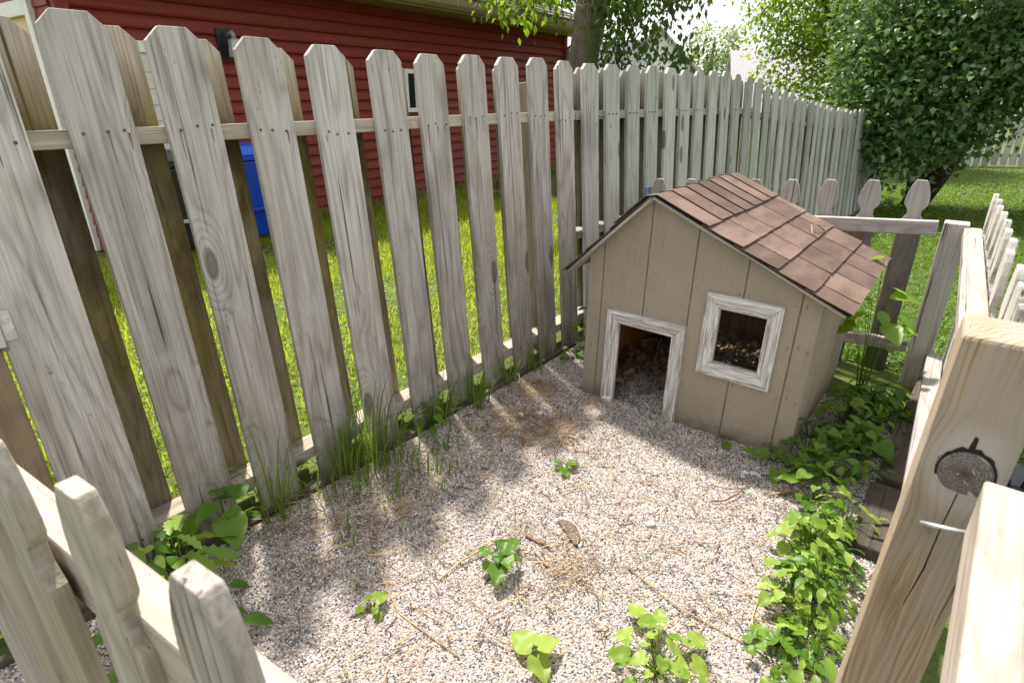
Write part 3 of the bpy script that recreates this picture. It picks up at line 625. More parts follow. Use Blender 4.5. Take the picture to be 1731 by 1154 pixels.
WORN_V = paint_worn("worn_white_paint", (150, 150, 8)); WORN_H = paint_worn("worn_white_paint_across", (8, 150, 150))

PROF = [(0.0, 0.0), (0.0, 0.016), (0.18, 0.019), (0.30, 0.019), (0.36, 0.014), (0.62, 0.014), (0.70, 0.010), (0.97, 0.009), (1.0, 0.0)]
def trim(name, o0, o1, i0, i1, parent):
    """mitred moulding between outer corners o0,o1 and inner corners i0,i1 (u,z)"""
    mb_ = MB(); n_ = len(PROF)
    for (oo, ii) in ((o0, i0), (o1, i1)):
        for f, h in PROF: mb_.v.append((oo[0] + (ii[0] - oo[0]) * f, -0.0012 - h, oo[1] + (ii[1] - oo[1]) * f))
    for i in range(n_ - 1): mb_.f.append((i, i + 1, n_ + i + 1, n_ + i))
    mb_.f.append(tuple(range(n_ - 1, -1, -1))); mb_.f.append(tuple(range(n_, 2 * n_))); mb_.f.append((0, n_, 2 * n_ - 1, n_ - 1))
    o = mb_.build(name, WORN_V if abs(o0[0] - o1[0]) < .01 else WORN_H, parent); return o
e = 0.0012
dfr = trim("door_frame", (0.106, -0.012), (0.106, 0.431), (0.163, -0.012), (0.163, 0.376 - e), house)
trim("frame_head", (0.106 + e, 0.431), (0.450 - e, 0.431), (0.163 + e, 0.376), (0.393 - e, 0.376), dfr); trim("frame_leg", (0.450, 0.431), (0.450, -0.012), (0.393, 0.376 - e), (0.393, -0.012), dfr)
wo_, wi_ = (0.512, 0.7845, 0.264, 0.592), (0.566, 0.732, 0.321, 0.535)
wfr = trim("window_frame", (wo_[0], wo_[2]), (wo_[0], wo_[3]), (wi_[0], wi_[2] + e), (wi_[0], wi_[3] - e), house)
trim("frame_head", (wo_[0] + e, wo_[3]), (wo_[1] - e, wo_[3]), (wi_[0] + e, wi_[3]), (wi_[1] - e, wi_[3]), wfr)
trim("frame_leg", (wo_[1], wo_[3]), (wo_[1], wo_[2]), (wi_[1], wi_[3] - e), (wi_[1], wi_[2] + e), wfr)
trim("frame_sill", (wo_[1] - e, wo_[2]), (wo_[0] + e, wo_[2]), (wi_[1] - e, wi_[2]), (wi_[0] + e, wi_[2]), wfr)
MB().box(0.562, 0.736, 0.0135, 0.0155, 0.317, 0.539).build("pane", GLASSH, wfr)
# roof: plywood deck, black edge strip, shingle tabs in courses, bent ridge caps
PLY = wood("bare_plywood_edge", (0.50, 0.46, 0.40), (0.34, 0.30, 0.26), (0.20, 0.17, 0.14), axis='x', knots=0.0)
FELT = plain("black_edge_felt", (0.03, 0.028, 0.026), 0.8)
def shingle_mat():
    mt, n, b, o = new_mat("brown_shingle"); v, raw, rd = objvec(n)
    tc = N(n, "ShaderNodeTexCoord"); w_ = raw
    sp = noise(n, v, 420, 2, 0.7); bl = noise(n, vscale(n, v, (9, 3, 9)), 1.0, 3, 0.6); lic = noise(n, v, 55, 4, 0.65); lic2 = noise(n, v, 5, 2)
    c = mixc(n, smooth(n, bl, 0.35, 0.65), (0.105, 0.068, 0.052), (0.185, 0.128, 0.10))
    c = mixc(n, smooth(n, sp, 0.40, 0.62, 0, 0.75), c, (0.075, 0.048, 0.040)); c = mixc(n, smooth(n, sp, 0.60, 0.75, 0, 0.7), c, (0.40, 0.29, 0.23))
    c = mixc(n, math_(n, 'MULTIPLY', smooth(n, lic, 0.58, 0.68), smooth(n, lic2, 0.46, 0.60)), c, (0.045, 0.045, 0.03))
    hv = N(n, "ShaderNodeHueSaturation"); L(n, c, hv.inputs["Color"]); L(n, math_(n, 'MULTIPLY_ADD', rd, 0.5, 0.75), hv.inputs["Value"])
    L(n, hv.outputs[0], b.inputs["Base Color"]); b.inputs["Roughness"].default_value = 0.9; b.inputs["Specular IOR Level"].default_value = 0.25
    bump(n, b, sp, 0.6, 0.002); return mt
SHG = shingle_mat()
roof = thing("roof", None, None); roof.parent = house
V_F, V_B = -0.055, DD - 0.045
def slope_frame(side):
    """object whose x runs down the slope, y along the ridge, z out of the roof"""
    if side > 0: dx, dz = PU['w'] - PU['au'], PU['s'] - PU['ap']
    else: dx, dz = -PU['au'], PU['s'] - PU['ap']
    S = Vector((dx, 0, dz)).normalized(); Y = Vector((0, 1, 0)) if side > 0 else Vector((0, 1, 0)); Nn = S.cross(Y)
    if Nn.z < 0: Nn = -Nn
    Mx = Matrix((S, Nn.cross(S), Nn)).transposed().to_4x4(); Mx.translation = (PU['au'], 0, PU['ap']); return Mx
def on_slope(o, side):
    o.matrix_basis = slope_frame(side) @ o.matrix_basis; return o
LEN_R, LEN_L = 0.775, 0.495
for side, ln in ((1, LEN_R), (-1, LEN_L)):
    ys = 1 if side > 0 else -1
    yy = lambda a_, b_: (a_, b_) if side > 0 else (-b_, -a_)
    y0, y1 = yy(V_F + 0.004, V_B - 0.004)
    on_slope(MB().box(0.0, ln - 0.012, y0, y1, 0.0, 0.011).build("roof_deck", PLY, roof), side)
    y0, y1 = yy(V_F - 0.003, V_B)
    on_slope(MB().box(-0.003, ln - 0.004, y0, y1, 0.0115, 0.0155).build("edge_felt", FELT, roof), side)
slits = {1: [0.145, 0.325, 0.562, 0.765], 2: [0.082, 0.279, 0.516, 0.70], 3: [0.20, 0.40, 0.612], 4: [0.069, 0.27, 0.448, 0.635]}
edges = [0.10, 0.237, 0.372, 0.507, 0.642, 0.777]
def tab(s0, s1, a_, b_, lift, curl=0.0):
    mb_ = MB(); ns = 5; nv = 4; t = 0.0032
    top = []; 
    for i in range(ns):
        for j in range(nv):
            fs, fv = i / (ns - 1), j / (nv - 1)
            x = s0 + (s1 - s0) * fs; y = a_ + (b_ - a_) * fv
            z = 0.016 + lift * (0.25 + 0.75 * fs) + curl * fs ** 3 * (0.6 + 0.4 * math.cos(6.28 * fv)) + rnd.uniform(-.0004, .0004)
            if i == ns - 1: x += rnd.uniform(-.0022, .0022)
            mb_.v.append((x, y, z))
    k_ = ns * nv
    mb_.v += [(x, y, z - t) for x, y, z in mb_.v[:k_]]
    for i in range(ns - 1):
        for j in range(nv - 1):
            q = i * nv + j; mb_.f += [(q, q + nv, q + nv + 1, q + 1), (q + k_, q + k_ + 1, q + k_ + nv + 1, q + k_ + nv)]
    bd_ = [j for j in range(nv)] + [i * nv + nv - 1 for i in range(1, ns)] + [(ns - 1) * nv + j for j in range(nv - 2, -1, -1)] + [i * nv for i in range(ns - 2, 0, -1)]
    for p, q in zip(bd_, bd_[1:] + bd_[:1]): mb_.f.append((p, q, q + k_, p + k_))
    return mb_
for c_ in range(1, 5):
    ed = [V_F - 0.006] + slits[c_] + [V_B + 0.004]
    for a_, b_ in zip(ed[:-1], ed[1:]):
        on_slope(tab(edges[c_] - 0.03, edges[c_ + 1], a_ + 0.004, b_ - 0.004, 0.010, rnd.uniform(0, .004)).build("shingle", SHG, roof, smooth=False), 1)
for c_ in range(3):
    ed = [V_F - 0.006, 0.1 + 0.05 * c_, 0.3 + 0.04 * c_, 0.52, 0.72, V_B + 0.004]
    for a_, b_ in zip(ed[:-1], ed[1:]):
        on_slope(tab(0.06 + 0.145 * c_, 0.06 + 0.145 * (c_ + 1) + 0.01, -b_ + 0.003, -a_ - 0.003, 0.006, 0.001).build("shingle", SHG, roof), -1)
# ridge caps: overlapping pieces folded over the ridge
MR, ML = slope_frame(1), slope_frame(-1)
caps = [V_F - 0.008, 0.075, 0.213, 0.338, 0.465, 0.59, 0.715, V_B + 0.005]
for i, (a_, b_) in enumerate(zip(caps[:-1], caps[1:])):
    mb_ = MB(); b2 = b_ + (0.03 if i < 6 else 0); la, lb = 0.027, 0.0205
    prof = []
    for s_ in (0.18, 0.12, 0.05, 0.012): prof.append((ML, s_))
    for s_ in (0.012, 0.06, 0.13, 0.19, 0.232 + rnd.uniform(-.004, .004)): prof.append((MR, s_))
    t = 0.0035
    for lay in (0, 1):
        for yv, lf in ((a_ + 0.001, la), (b2, lb)):
            for Mx, s_ in prof:
                sy = yv if Mx is MR else -yv
                up = lf + 0.003 * (s_ / 0.23) ** 2
                mb_.v.append(tuple(Mx @ Vector((s_, sy, up - lay * t))))
    n_ = len(prof)
    for j in range(n_ - 1):
        mb_.f += [(j, j + 1, n_ + j + 1, n_ + j), (2 * n_ + j, 3 * n_ + j, 3 * n_ + j + 1, 2 * n_ + j + 1), (j, 2 * n_ + j, 2 * n_ + j + 1, j + 1), (n_ + j, n_ + j + 1, 3 * n_ + j + 1, 3 * n_ + j)]
    mb_.f += [(0, n_, 3 * n_, 2 * n_), (n_ - 1, 3 * n_ - 1, 4 * n_ - 1, 2 * n_ - 1)]
    mb_.build("ridge_cap", SHG, roof)

# ---------------------------------------------------------------- low gothic picket fence behind the house
GTH = Vector((math.cos(R(-38)), math.sin(R(-38)), 0))
def goth_poly(wd, top, z0=0.0):
    """gothic picket outline: spear head, notch, straight body"""
    h = wd / 2; r = []
    half = [(h, z0), (h, top - 0.190), (h * 0.95, top - 0.181), (h * 0.78, top - 0.172), (h * 0.60, top - 0.158), (h * 0.55, top - 0.145), (h * 0.62, top - 0.130), (h * 0.82, top - 0.117),
            (h * 0.93, top - 0.108), (h * 0.96, top - 0.088), (h * 0.86, top - 0.056), (h * 0.66, top - 0.024), (h * 0.48, top - 0.006), (h * 0.40, top)]
    return half + [(-x, z) for x, z in reversed(half)]
gf = thing("picket_fence", "low dark grey spear-topped picket fence behind the dog house", "fence", (1.81, 2.62, 0), (0, 0, R(-38)))
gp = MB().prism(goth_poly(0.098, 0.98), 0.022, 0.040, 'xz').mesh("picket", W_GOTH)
for s in (0.0, -0.196, -0.365, -0.545, -0.722, -0.898, -1.073, -1.25):
    tip = 0.905 + 0.07 * s
    link("picket", gp, gf, (s, 0, tip - 0.98), (R(-2), rnd.uniform(-.01, .01), 0), bevel=0.003)
for x0, x1, z, h in ((-0.62, 0.105, 0.655, 0.062), (-1.42, -0.624, 0.615, 0.062), (-0.62, 0.115, 0.098, 0.055), (-1.42, -0.624, 0.05, 0.055), (-1.4, 0.06, -0.13, 0.05)):
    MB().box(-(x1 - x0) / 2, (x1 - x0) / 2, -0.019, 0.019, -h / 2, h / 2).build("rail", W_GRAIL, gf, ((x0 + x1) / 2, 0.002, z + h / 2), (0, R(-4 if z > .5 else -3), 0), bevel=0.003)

# ---------------------------------------------------------------- side fence, gate post and gates
SY = math.atan2(2.42 - 1.0, 1.98 - 0.93)
sf = thing("side_fence", "low sunlit picket fence on the right with a knotty gate post", "fence", (0.645, 0.705, 0), (0, 0, SY))
# local x along the fence away from the camera, -y outwards (right), y towards the pen
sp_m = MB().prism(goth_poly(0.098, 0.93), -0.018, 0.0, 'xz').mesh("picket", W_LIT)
for i in range(11):
    link("picket", sp_m, sf, (0.40 + i * 0.1765, -0.062, -0.03 - 0.002 * i), (rnd.uniform(-.01, .01), rnd.uniform(-.012, .012), 0), bevel=0.003)
MB().box(-0.98, 0.98, -0.030, 0.030, -0.019, 0.019).build("rail", W_SRAIL, sf, (1.16, -0.022, 0.735), (0, 0.012, 0), bevel=0.004)
MB().box(-0.98, 0.98, -0.030, 0.030, -0.019, 0.019).build("rail", W_GRAIL, sf, (1.16, -0.025, 0.16), (0, 0.012, 0), bevel=0.004)
MB().box(-0.045, 0.045, -0.045, 0.045, -0.25, 0.775).build("post", wood("grey_post", (0.44, 0.41, 0.38), (0.30, 0.275, 0.25), (0.20, 0.18, 0.16), vary=0), sf, (2.16, 0.035, -0.02), (0, 0, 0), bevel=0.004)
gpost = MB().box(-0.050, 0.050, -0.050, 0.050, -0.2, 0.97).build("gate_post", W_GPOST, sf, (0.012, 0.012, 0), (R(1.2), R(-1.0), 0), bevel=0.006)
# dead knot standing in its split on the near face of the post (face at x=-0.05, y across)
kn = MB(); ring_n = 18
kz, ky = 0.775, -0.004
for rr_, xx in ((0.0325, -0.0495), (0.0315, -0.0503), (0.021, -0.0506), (0.009, -0.0504)):
    for j in range(ring_n):
        t = 2 * math.pi * j / ring_n; w_ = 1 + 0.10 * math.sin(2 * t + 1) + 0.06 * math.sin(5 * t)
        kn.v.append((xx + rnd.uniform(-.0006, .0006), ky + rr_ * w_ * math.cos(t), kz + rr_ * 1.12 * w_ * math.sin(t)))
for i in range(3):
    for j in range(ring_n): kn.f.append((i * ring_n + j, i * ring_n + (j + 1) % ring_n, (i + 1) * ring_n + (j + 1) % ring_n, (i + 1) * ring_n + j))
kn.f.append(tuple(3 * ring_n + j for j in range(ring_n)))
kn.build("knot", W_KNOT, gpost, smooth=True)
sp_ = MB(); DARK = plain("dark_split", (0.018, 0.013, 0.010), 0.95)
pts_o = [(math.radians(a_), 0.031 * (1.06 + (0.11 * (1 + .6 * math.sin(a_ * .21)) if 20 < a_ < 160 else 0.02) * math.sin(R(a_ - 20) * 180 / 140) if 20 < a_ < 160 else 1.06)) for a_ in range(-20, 181, 10)]
vs = []
for t, ro in pts_o:
    for q in (0.030, ro): vs.append((-0.0508, ky + q * math.cos(t) * 1.03, kz + q * 1.14 * math.sin(t)))
sp_.add(vs, [(2 * i, 2 * i + 1, 2 * i + 3, 2 * i + 2) for i in range(len(pts_o) - 1)])
sp_.add([(-0.0506, ky - 0.001, kz + 0.036), (-0.0506, ky + 0.007, kz + 0.036), (-0.0506, ky + 0.004, kz + 0.06), (-0.0506, ky + 0.0, kz + 0.058)], [(0, 1, 2, 3)])
sp_.build("split_round_knot", DARK, gpost)
MB().add([(-0.0506, -0.005, 0.742), (-0.0506, -0.0035, 0.742), (-0.0506, -0.0005, 0.68), (-0.0506, 0.0008, 0.60), (-0.0506, 0.0075, 0.52), (-0.0506, 0.0066, 0.52), (-0.0506, -0.0014, 0.60), (-0.0506, -0.002, 0.68)], [(0, 1, 2, 7), (7, 2, 3, 6), (6, 3, 4, 5)]).build("drying_crack", DARK, gpost)
MB().tube([(-0.05, 0.012, 0.665), (-0.095, 0.026, 0.706), (-0.098, -0.030, 0.718), (-0.05, -0.036, 0.696)], 0.0034, 8).build("pull_staple", GALV, gpost, smooth=True)
lt = MB().box(-0.045, 0.02, -0.125, -0.052, 0.752, 0.776).build("latch", BLACKM, gpost, bevel=0.002)
MB().tube([(-0.04, -0.07, 0.776), (-0.042, -0.072, 0.805), (-0.03, -0.062, 0.822), (-0.005, -0.075, 0.812), (0.015, -0.10, 0.776)], 0.007, 8).build("latch_hook", BLACKM, lt, smooth=True)
MB().box(-0.09, -0.055, -0.125, -0.105, 0.64, 0.751).build("latch_plate", BLACKM, lt, bevel=0.002)
# gate that continues the side fence towards the camera
g2 = thing("picket_gate", "sunlit picket gate in the right foreground, hanging beside the knotty post", "gate", (0.588, 0.575, 0), (0, 0, R(50)))
MB().box(-0.42, 0.42, -0.022, 0.022, -0.045, 0.045).build("rail", W_LITR, g2, (-0.385, -0.011, 0.757), (0, 0, 0), bevel=0.004)
MB().box(-0.42, 0.42, -0.022, 0.022, -0.045, 0.045).build("rail", W_LITR, g2, (-0.385, -0.011, 0.18), (0, 0, 0), bevel=0.004)
gp2 = MB().prism(goth_poly(0.098, 0.965, 0.05), -0.052, -0.034, 'xz').mesh("picket", W_LIT)
for i in range(4): link("picket", gp2, g2, (-0.12 - 0.178 * i, 0, -0.075), bevel=0.003)
# front gate at the lower left, seen from above and behind its pickets
FD = (Vector((-0.195, 0.333, 0)) - Vector((-0.643, 0.625, 0)))
g3 = thing("picket_gate", "short weathered picket gate crossing the lower left corner in front of the camera", "gate", (-0.643, 0.625, 0), (0, 0, math.atan2(FD.y, FD.x)))
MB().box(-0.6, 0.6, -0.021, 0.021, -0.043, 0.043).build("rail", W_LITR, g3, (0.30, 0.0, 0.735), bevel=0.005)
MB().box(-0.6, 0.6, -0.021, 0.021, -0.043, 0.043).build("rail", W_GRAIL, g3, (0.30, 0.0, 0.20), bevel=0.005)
gp3 = MB().prism(goth_poly(0.098, 0.97, 0.06), -0.041, -0.0215, 'xz').mesh("picket", W_GATE)
for i in range(-1, 6): link("picket", gp3, g3, (-0.068 + 0.192 * i, 0, -0.045), (rnd.uniform(-.01, .01), rnd.uniform(-.012, .012), 0), bevel=0.002)
# dark landscape timbers along the right edge of the pen
tl = ["far", "middle", "near"]
for i, (a_, b_) in enumerate((((2.06, 2.56), (1.66, 2.10)), ((1.63, 2.08), (1.28, 1.64)), ((1.25, 1.62), (1.02, 1.33)))):
    a_, b_ = Vector((*a_, 0)), Vector((*b_, 0)); d_ = b_ - a_; ln = d_.length
    o = MB().box(-ln / 2, ln / 2, -0.055, 0.055, -0.08, 0.05).build("landscape_timber", W_TIMB, None, (a_ + b_) / 2 + Vector((0.02, -0.02, (0.0, 0.004, -0.006)[i])), (0, rnd.uniform(-.01, .01), math.atan2(d_.y, d_.x)), bevel=0.008)
    tag(o, ["dark landscape timber edging the pen beside the far corner post", "dark landscape timber edging the pen between two other timbers", "dark landscape timber edging the pen behind the knotty gate post"][i], "timber", "dark timbers edging the pen")


# ================================================================ vegetation
GRASS = leafmat("grass_blade", (0.17, 0.27, 0.016), (0.38, 0.46, 0.045), 0.55)  # blade colour raised to carry the lawn's sunlit brightness
YGRASS = leafmat("yard_grass_blade", (0.07, 0.14, 0.012), (0.17, 0.25, 0.025), 0.5)  # darker copy of the lawn grass for the shaded yard
GRASSD = leafmat("tuft_grass", (0.08, 0.16, 0.02), (0.20, 0.30, 0.06), 0.42)
CLOVER = leafmat("clover_leaf", (0.05, 0.125, 0.012), (0.15, 0.25, 0.028), 0.45)
VIOLET = leafmat("violet_leaf", (0.06, 0.15, 0.014), (0.17, 0.28, 0.03), 0.42, 0.42)
VIOLETP = leafmat("pale_violet_leaf", (0.14, 0.25, 0.025), (0.32, 0.43, 0.08), 0.42, 0.45)
LILAC = leafmat("lilac_leaf", (0.04, 0.105, 0.028), (0.15, 0.25, 0.085), 0.28, 0.42, spec=0.5)
TREE1 = leafmat("tree_leaf", (0.030, 0.075, 0.012), (0.085, 0.15, 0.02), 0.5, 0.45)
TREE2 = leafmat("sunny_tree_leaf", (0.055, 0.13, 0.008), (0.19, 0.30, 0.02), 0.6, 0.5)
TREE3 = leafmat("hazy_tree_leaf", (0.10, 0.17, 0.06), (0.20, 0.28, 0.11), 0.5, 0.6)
BARK = wood("tree_bark", (0.22, 0.18, 0.14), (0.11, 0.085, 0.065), (0.06, 0.045, 0.035), vary=0.0, knots=0.3, grain=1.4, bumpd=0.02)
BARKD = wood("dark_bark", (0.10, 0.07, 0.05), (0.05, 0.035, 0.025), (0.03, 0.02, 0.015), vary=0.1, bumpd=0.01)
STRAW = plain("dry_straw", (0.42, 0.30, 0.17), 0.8, var=0.4, scale=6); TWIG = plain("brown_twig", (0.16, 0.085, 0.055), 0.8, var=0.3, scale=30)
DEADL = leafmat("dead_leaf", (0.16, 0.095, 0.05), (0.42, 0.30, 0.19), 0.2, 0.7)

def fr2w(s, q):
    s, q = np.asarray(s, float), np.asarray(q, float)
    return FX0 + Dv.x * s + Nv.x * q, FY0 + Dv.y * s + Nv.y * q
def blades(name, x, y, h, w_, mat, z=None, tilt=(55, 86), parent=None):
    n = len(x); z = ground_z(x, y) if z is None else z
    ro = rotm(rng.uniform(0, 6.28, n), np.radians(rng.uniform(*tilt, n)), rng.uniform(-.4, .4, n))
    tn = np.clip(.5 + .28 * np.sin(x * 3.1 + 1.7 * np.sin(y * 2.3)) * np.sin(y * 2.7 + x) + rng.normal(0, .25, n), 0, 1)
    return scatter(name, BLADE, np.stack([x, y, z], 1), ro, np.stack([w_, h, h], 1), mat, tn, parent)
# lawn between the fence and the garage
n = 120000
s_ = rng.uniform(-1.6, 6.0, n); q_ = -0.15 - rng.power(1.25, n) ** 1.0 * 5.3
x, y = fr2w(s_, q_); d_wall = (x + 0.27) * math.sin(GW) - (y - 9.5) * math.cos(GW)      # >0 on the pen side
bare = np.sin(x * 2.1 + y) + np.sin(y * 3.3 - x * 1.7) > 1.15
ok = (d_wall > 0.06) & ~bare; x, y = x[ok], y[ok]; n = len(x)
hh = np.clip(rng.gamma(5, 0.011, n), 0.02, 0.14) * (1 + 0.8 * (rng.random(n) < 0.04))
tag(blades("lawn_grass", x, y, hh, rng.uniform(.0035, .007, n), GRASS, np.zeros(n) - 0.012), "bright yellow-green lawn grass between the board fence and the red garage", "grass", kind="stuff")
n = 26000
s_ = rng.uniform(-1.6, 5.0, n); q_ = -0.15 - rng.random(n) * 4.6; x, y = fr2w(s_, q_)
ok = ((x + 0.27) * math.sin(GW) - (y - 9.5) * math.cos(GW)) > 0.08; x, y = x[ok], y[ok]; n = len(x)
tag(scatter("lawn_clover", OVAL_S, np.stack([x, y, rng.uniform(0, .05, n)], 1), rotm(rng.uniform(0, 6.28, n), rng.uniform(-.5, .6, n), rng.uniform(-.4, .4, n)), rng.uniform(.014, .032, n), GRASS),
    "low clover leaves growing through the lawn behind the board fence", "clover", kind="stuff")
# clover lawn behind and to the right
n = 150000
r_ = 2.3 * (17 / 2.3) ** rng.random(n); an = np.radians(rng.uniform(12, 66, n)); x, y = r_ * np.cos(an), r_ * np.sin(an)
sx, qx = (x - FX0) * Dv.x + (y - FY0) * Dv.y, (x - FX0) * Nv.x + (y - FY0) * Nv.y
gl = (x - 1.81) * math.sin(R(38)) + (y - 2.62) * math.cos(R(38))                     # >0 behind the gothic fence
ok = (((gl > 0.05) & (qx > 0.1)) | (qx > 1.95)); x, y, r_ = x[ok], y[ok], r_[ok]; n = len(x)
sz = rng.uniform(.016, .036, n) * np.clip(r_ / 5, 1, 2.2)
tag(scatter("clover_lawn", OVAL_S, np.stack([x, y, ground_z(x, y) + rng.uniform(-.005, .05, n)], 1), rotm(rng.uniform(0, 6.28, n), rng.uniform(-.6, .7, n), rng.uniform(-.5, .5, n)), sz, CLOVER),
    "clover and creeping weeds covering the lawn behind the low fences", "clover", kind="stuff")
n = 60000
r_ = 2.6 * (18 / 2.6) ** rng.random(n); an = np.radians(rng.uniform(12, 66, n)); x, y = r_ * np.cos(an), r_ * np.sin(an)
sx, qx = (x - FX0) * Dv.x + (y - FY0) * Dv.y, (x - FX0) * Nv.x + (y - FY0) * Nv.y
gl = (x - 1.81) * math.sin(R(38)) + (y - 2.62) * math.cos(R(38)); ok = (((gl > 0.05) & (qx > 0.1)) | (qx > 1.95)) & ((r_ > 6) | (rng.random(n) < .35)); x, y, r_ = x[ok], y[ok], r_[ok]; n = len(x)
tag(blades("yard_grass", x, y, rng.uniform(.03, .09, n), rng.uniform(.004, .007, n) * np.clip(r_ / 5, 1, 2.5), YGRASS), "lawn grass of the far yard under the lilac", "grass", kind="stuff")

# ---- trees
def crown(name, centres, radii, nclump, per, size, mat, tmpl=OVAL_S, parent=None, hang=-0.3, shell=0.55, clump_r=0.22, tilt=0.5):
    P = []
    wts = np.array([a_ * b_ * c_ for a_, b_, c_ in radii]); wts = wts / wts.sum()
    pick = rng.choice(len(centres), nclump, p=wts)
    d = rng.normal(size=(nclump, 3)); d /= np.linalg.norm(d, axis=1)[:, None]
    rad = shell + (1 - shell) * rng.random(nclump) ** 0.6
    cc = np.array(centres)[pick] + d * rad[:, None] * np.array(radii)[pick] * rng.uniform(.86, 1.1, nclump)[:, None]
    pos = (cc[:, None, :] + rng.normal(size=(nclump, per, 3)) * clump_r * np.array([1, 1, .75])).reshape(-1, 3)
    n = len(pos)
    ro = rotm(rng.uniform(0, 6.28, n), rng.normal(hang, tilt, n), rng.normal(0, .5, n))
    tint = np.clip(np.repeat(rng.random(nclump), per) * .5 + rng.random(n) * .5, 0, 1)
    return scatter(name, tmpl, pos, ro, size * rng.uniform(.7, 1.25, n), mat, tint, parent), cc
def limb(pts, rads, name, mat, parent, k=8): return MB().tube(pts, rads, k).build(name, mat, parent, smooth=True)
# big tree beyond the corner of the garage
t1 = thing("shade_tree", "tree with thick grey-brown leaning trunk beside the garage corner", "tree", (0.86, 8.3, 0))
limb([(0.0, 0, -0.1), (-0.02, 0, 0.5), (0.02, 0, 1.2), (0.10, 0, 1.9), (0.22, 0.05, 2.6), (0.36, 0.1, 3.6), (0.5, 0.1, 5.2)], [0.24, 0.205, 0.19, 0.195, 0.23, 0.2, 0.12], "trunk", BARK, t1, 14)
for pts, rads in (([(0.2, 0, 2.4), (0.5, -0.1, 2.8), (0.9, -0.3, 2.75), (1.1, -0.4, 2.1)], [.1, .07, .05, .02]), ([(0.15, 0, 2.5), (-0.3, -0.5, 2.9), (-0.7, -1.3, 2.8), (-1.0, -2.0, 2.2)], [.1, .07, .05, .015]), ([(0.3, 0.1, 3.2), (0.2, 0.9, 4.2), (-0.6, 1.5, 4.9)], [.1, .07, .03])):
    limb(pts, rads, "limb", BARK, t1)
crown("crown", [(0.52, -0.3, 1.95), (0.46, -0.35, 1.52), (1.10, -0.4, 2.05), (1.30, -0.3, 1.60), (0.9, 0.2, 2.9), (0.3, 0.4, 4.2), (-0.45, 1.0, 2.75), (0.75, -.3, 2.35), (0.36, -.75, 1.72), (0.62, -.7, 1.95), (0.40, -.7, 2.15)],
      [(.36, .3, .45), (.26, .25, .32), (.36, .35, .45), (.24, .25, .34), (1.0, .7, .6), (1.6, 1.3, .8), (.8, .8, .55), (.7, .4, .4), (.26, .2, .26), (.26, .2, .24), (.34, .25, .25)], 860, 15, 0.095, TREE1, parent=t1, clump_r=0.13, hang=-0.9)
t1b, _ = crown("hanging_branch", [(-1.13, -2.1, 2.05), (-0.75, -2.2, 2.0), (-0.42, -2.2, 2.12), (-0.9, -2.2, 2.3)], [(.18, .15, .12), (.25, .2, .14), (.22, .2, .14), (.5, .3, .2)], 60, 10, 0.075, TREE2, parent=t1, clump_r=0.07, hang=-0.9); tag(t1b, kind="stuff")
# sunlit yellow-green tree beyond the fence
t2 = thing("maple_tree", "sunlit yellow-green tree behind the far end of the board fence", "tree", (7.7, 14.5, -0.3))
limb([(0, 0, 0), (0.1, 0, 1.2), (0.25, 0, 2.4), (0.2, 0, 4.2)], [.14, .12, .10, .05], "trunk", BARKD, t2)
for pts in ([(0.2, 0, 1.7), (-0.7, -0.2, 3.0), (-1.5, -0.3, 4.2)], [(0.2, 0, 2.2), (0.4, -0.3, 3.4), (0.5, -0.3, 5.2)], [(0.2, 0, 1.5), (-0.5, -0.5, 2.2), (-1.7, -0.7, 2.6)]): limb(pts, [.07, .045, .015], "limb", BARKD, t2)
crown("crown", [(-0.9, 0, 2.15), (0.3, 0, 2.25), (-0.3, 0, 4.0), (-1.2, -.2, 3.2), (0.9, .4, 3.4), (1.3, 0, 2.0)], [(1.3, 1.0, .95), (1.4, 1.1, 1.2), (2.3, 1.5, 1.3), (1.2, 1.1, 1.0), (1.6, 1.2, 1.3), (1.2, 1, .9)], 1250, 17, 0.125, TREE2, parent=t2, clump_r=0.24, hang=-0.4)
# lilac at the right
t3 = thing("lilac_bush", "large dark green lilac bush with heart-shaped leaves at the right", "bush", (6.2, 9.0, -0.32))
for pts, rads in (([(0, 0, 0), (0.2, -.1, .6), (0.4, -.2, 1.3), (0.7, -.3, 2.2)], [.09, .075, .06, .03]), ([(-.1, .1, 0), (0.1, 0, .6), (-.3, -.3, 1.4), (-.9, -.5, 2.0)], [.07, .06, .045, .02]), ([(.05, -.1, 0), (.2, -.3, .6), (.3, -.5, 1.3)], [.06, .05, .03]), ([(-.1, 0, 0), (-.25, -.1, .8), (-.2, -.1, 1.8), (.1, 0, 3.0)], [.06, .05, .04, .02])): limb(pts, rads, "stem", BARKD, t3)
crown("crown", [(-0.35, -0.5, 1.75), (1.0, -0.6, 2.35), (0.2, -0.4, 2.8), (-0.95, -0.8, 1.35), (1.7, -.3, 2.6), (0.3, -1.0, 1.75), (-1.0, -0.3, 2.2), (1.7, -.8, 2.3), (-.85, -.9, .85), (.9, -1.0, 1.8), (-1.45, -.6, 1.75), (-.55, -.9, 1.05), (-1.5, -.75, 1.25), (-1.35, -.3, 2.6), (2.4, -.5, 2.5)], [(1.1, .9, .9), (1.2, 1.0, .9), (1.5, 1.1, 1.0), (.6, .55, .55), (1.4, 1.1, 1.0), (.8, .6, .55), (.75, .7, .7), (.9, .7, .6), (.55, .5, .38), (.8, .5, .38), (.55, .5, .65), (.6, .5, .3), (.45, .45, .42), (.6, .5, .6), (1.0, .8, .7)], 3200, 15, 0.088, LILAC, tmpl=LIL_T, parent=t3, clump_r=0.15, hang=-0.45, shell=0.5, tilt=.5)
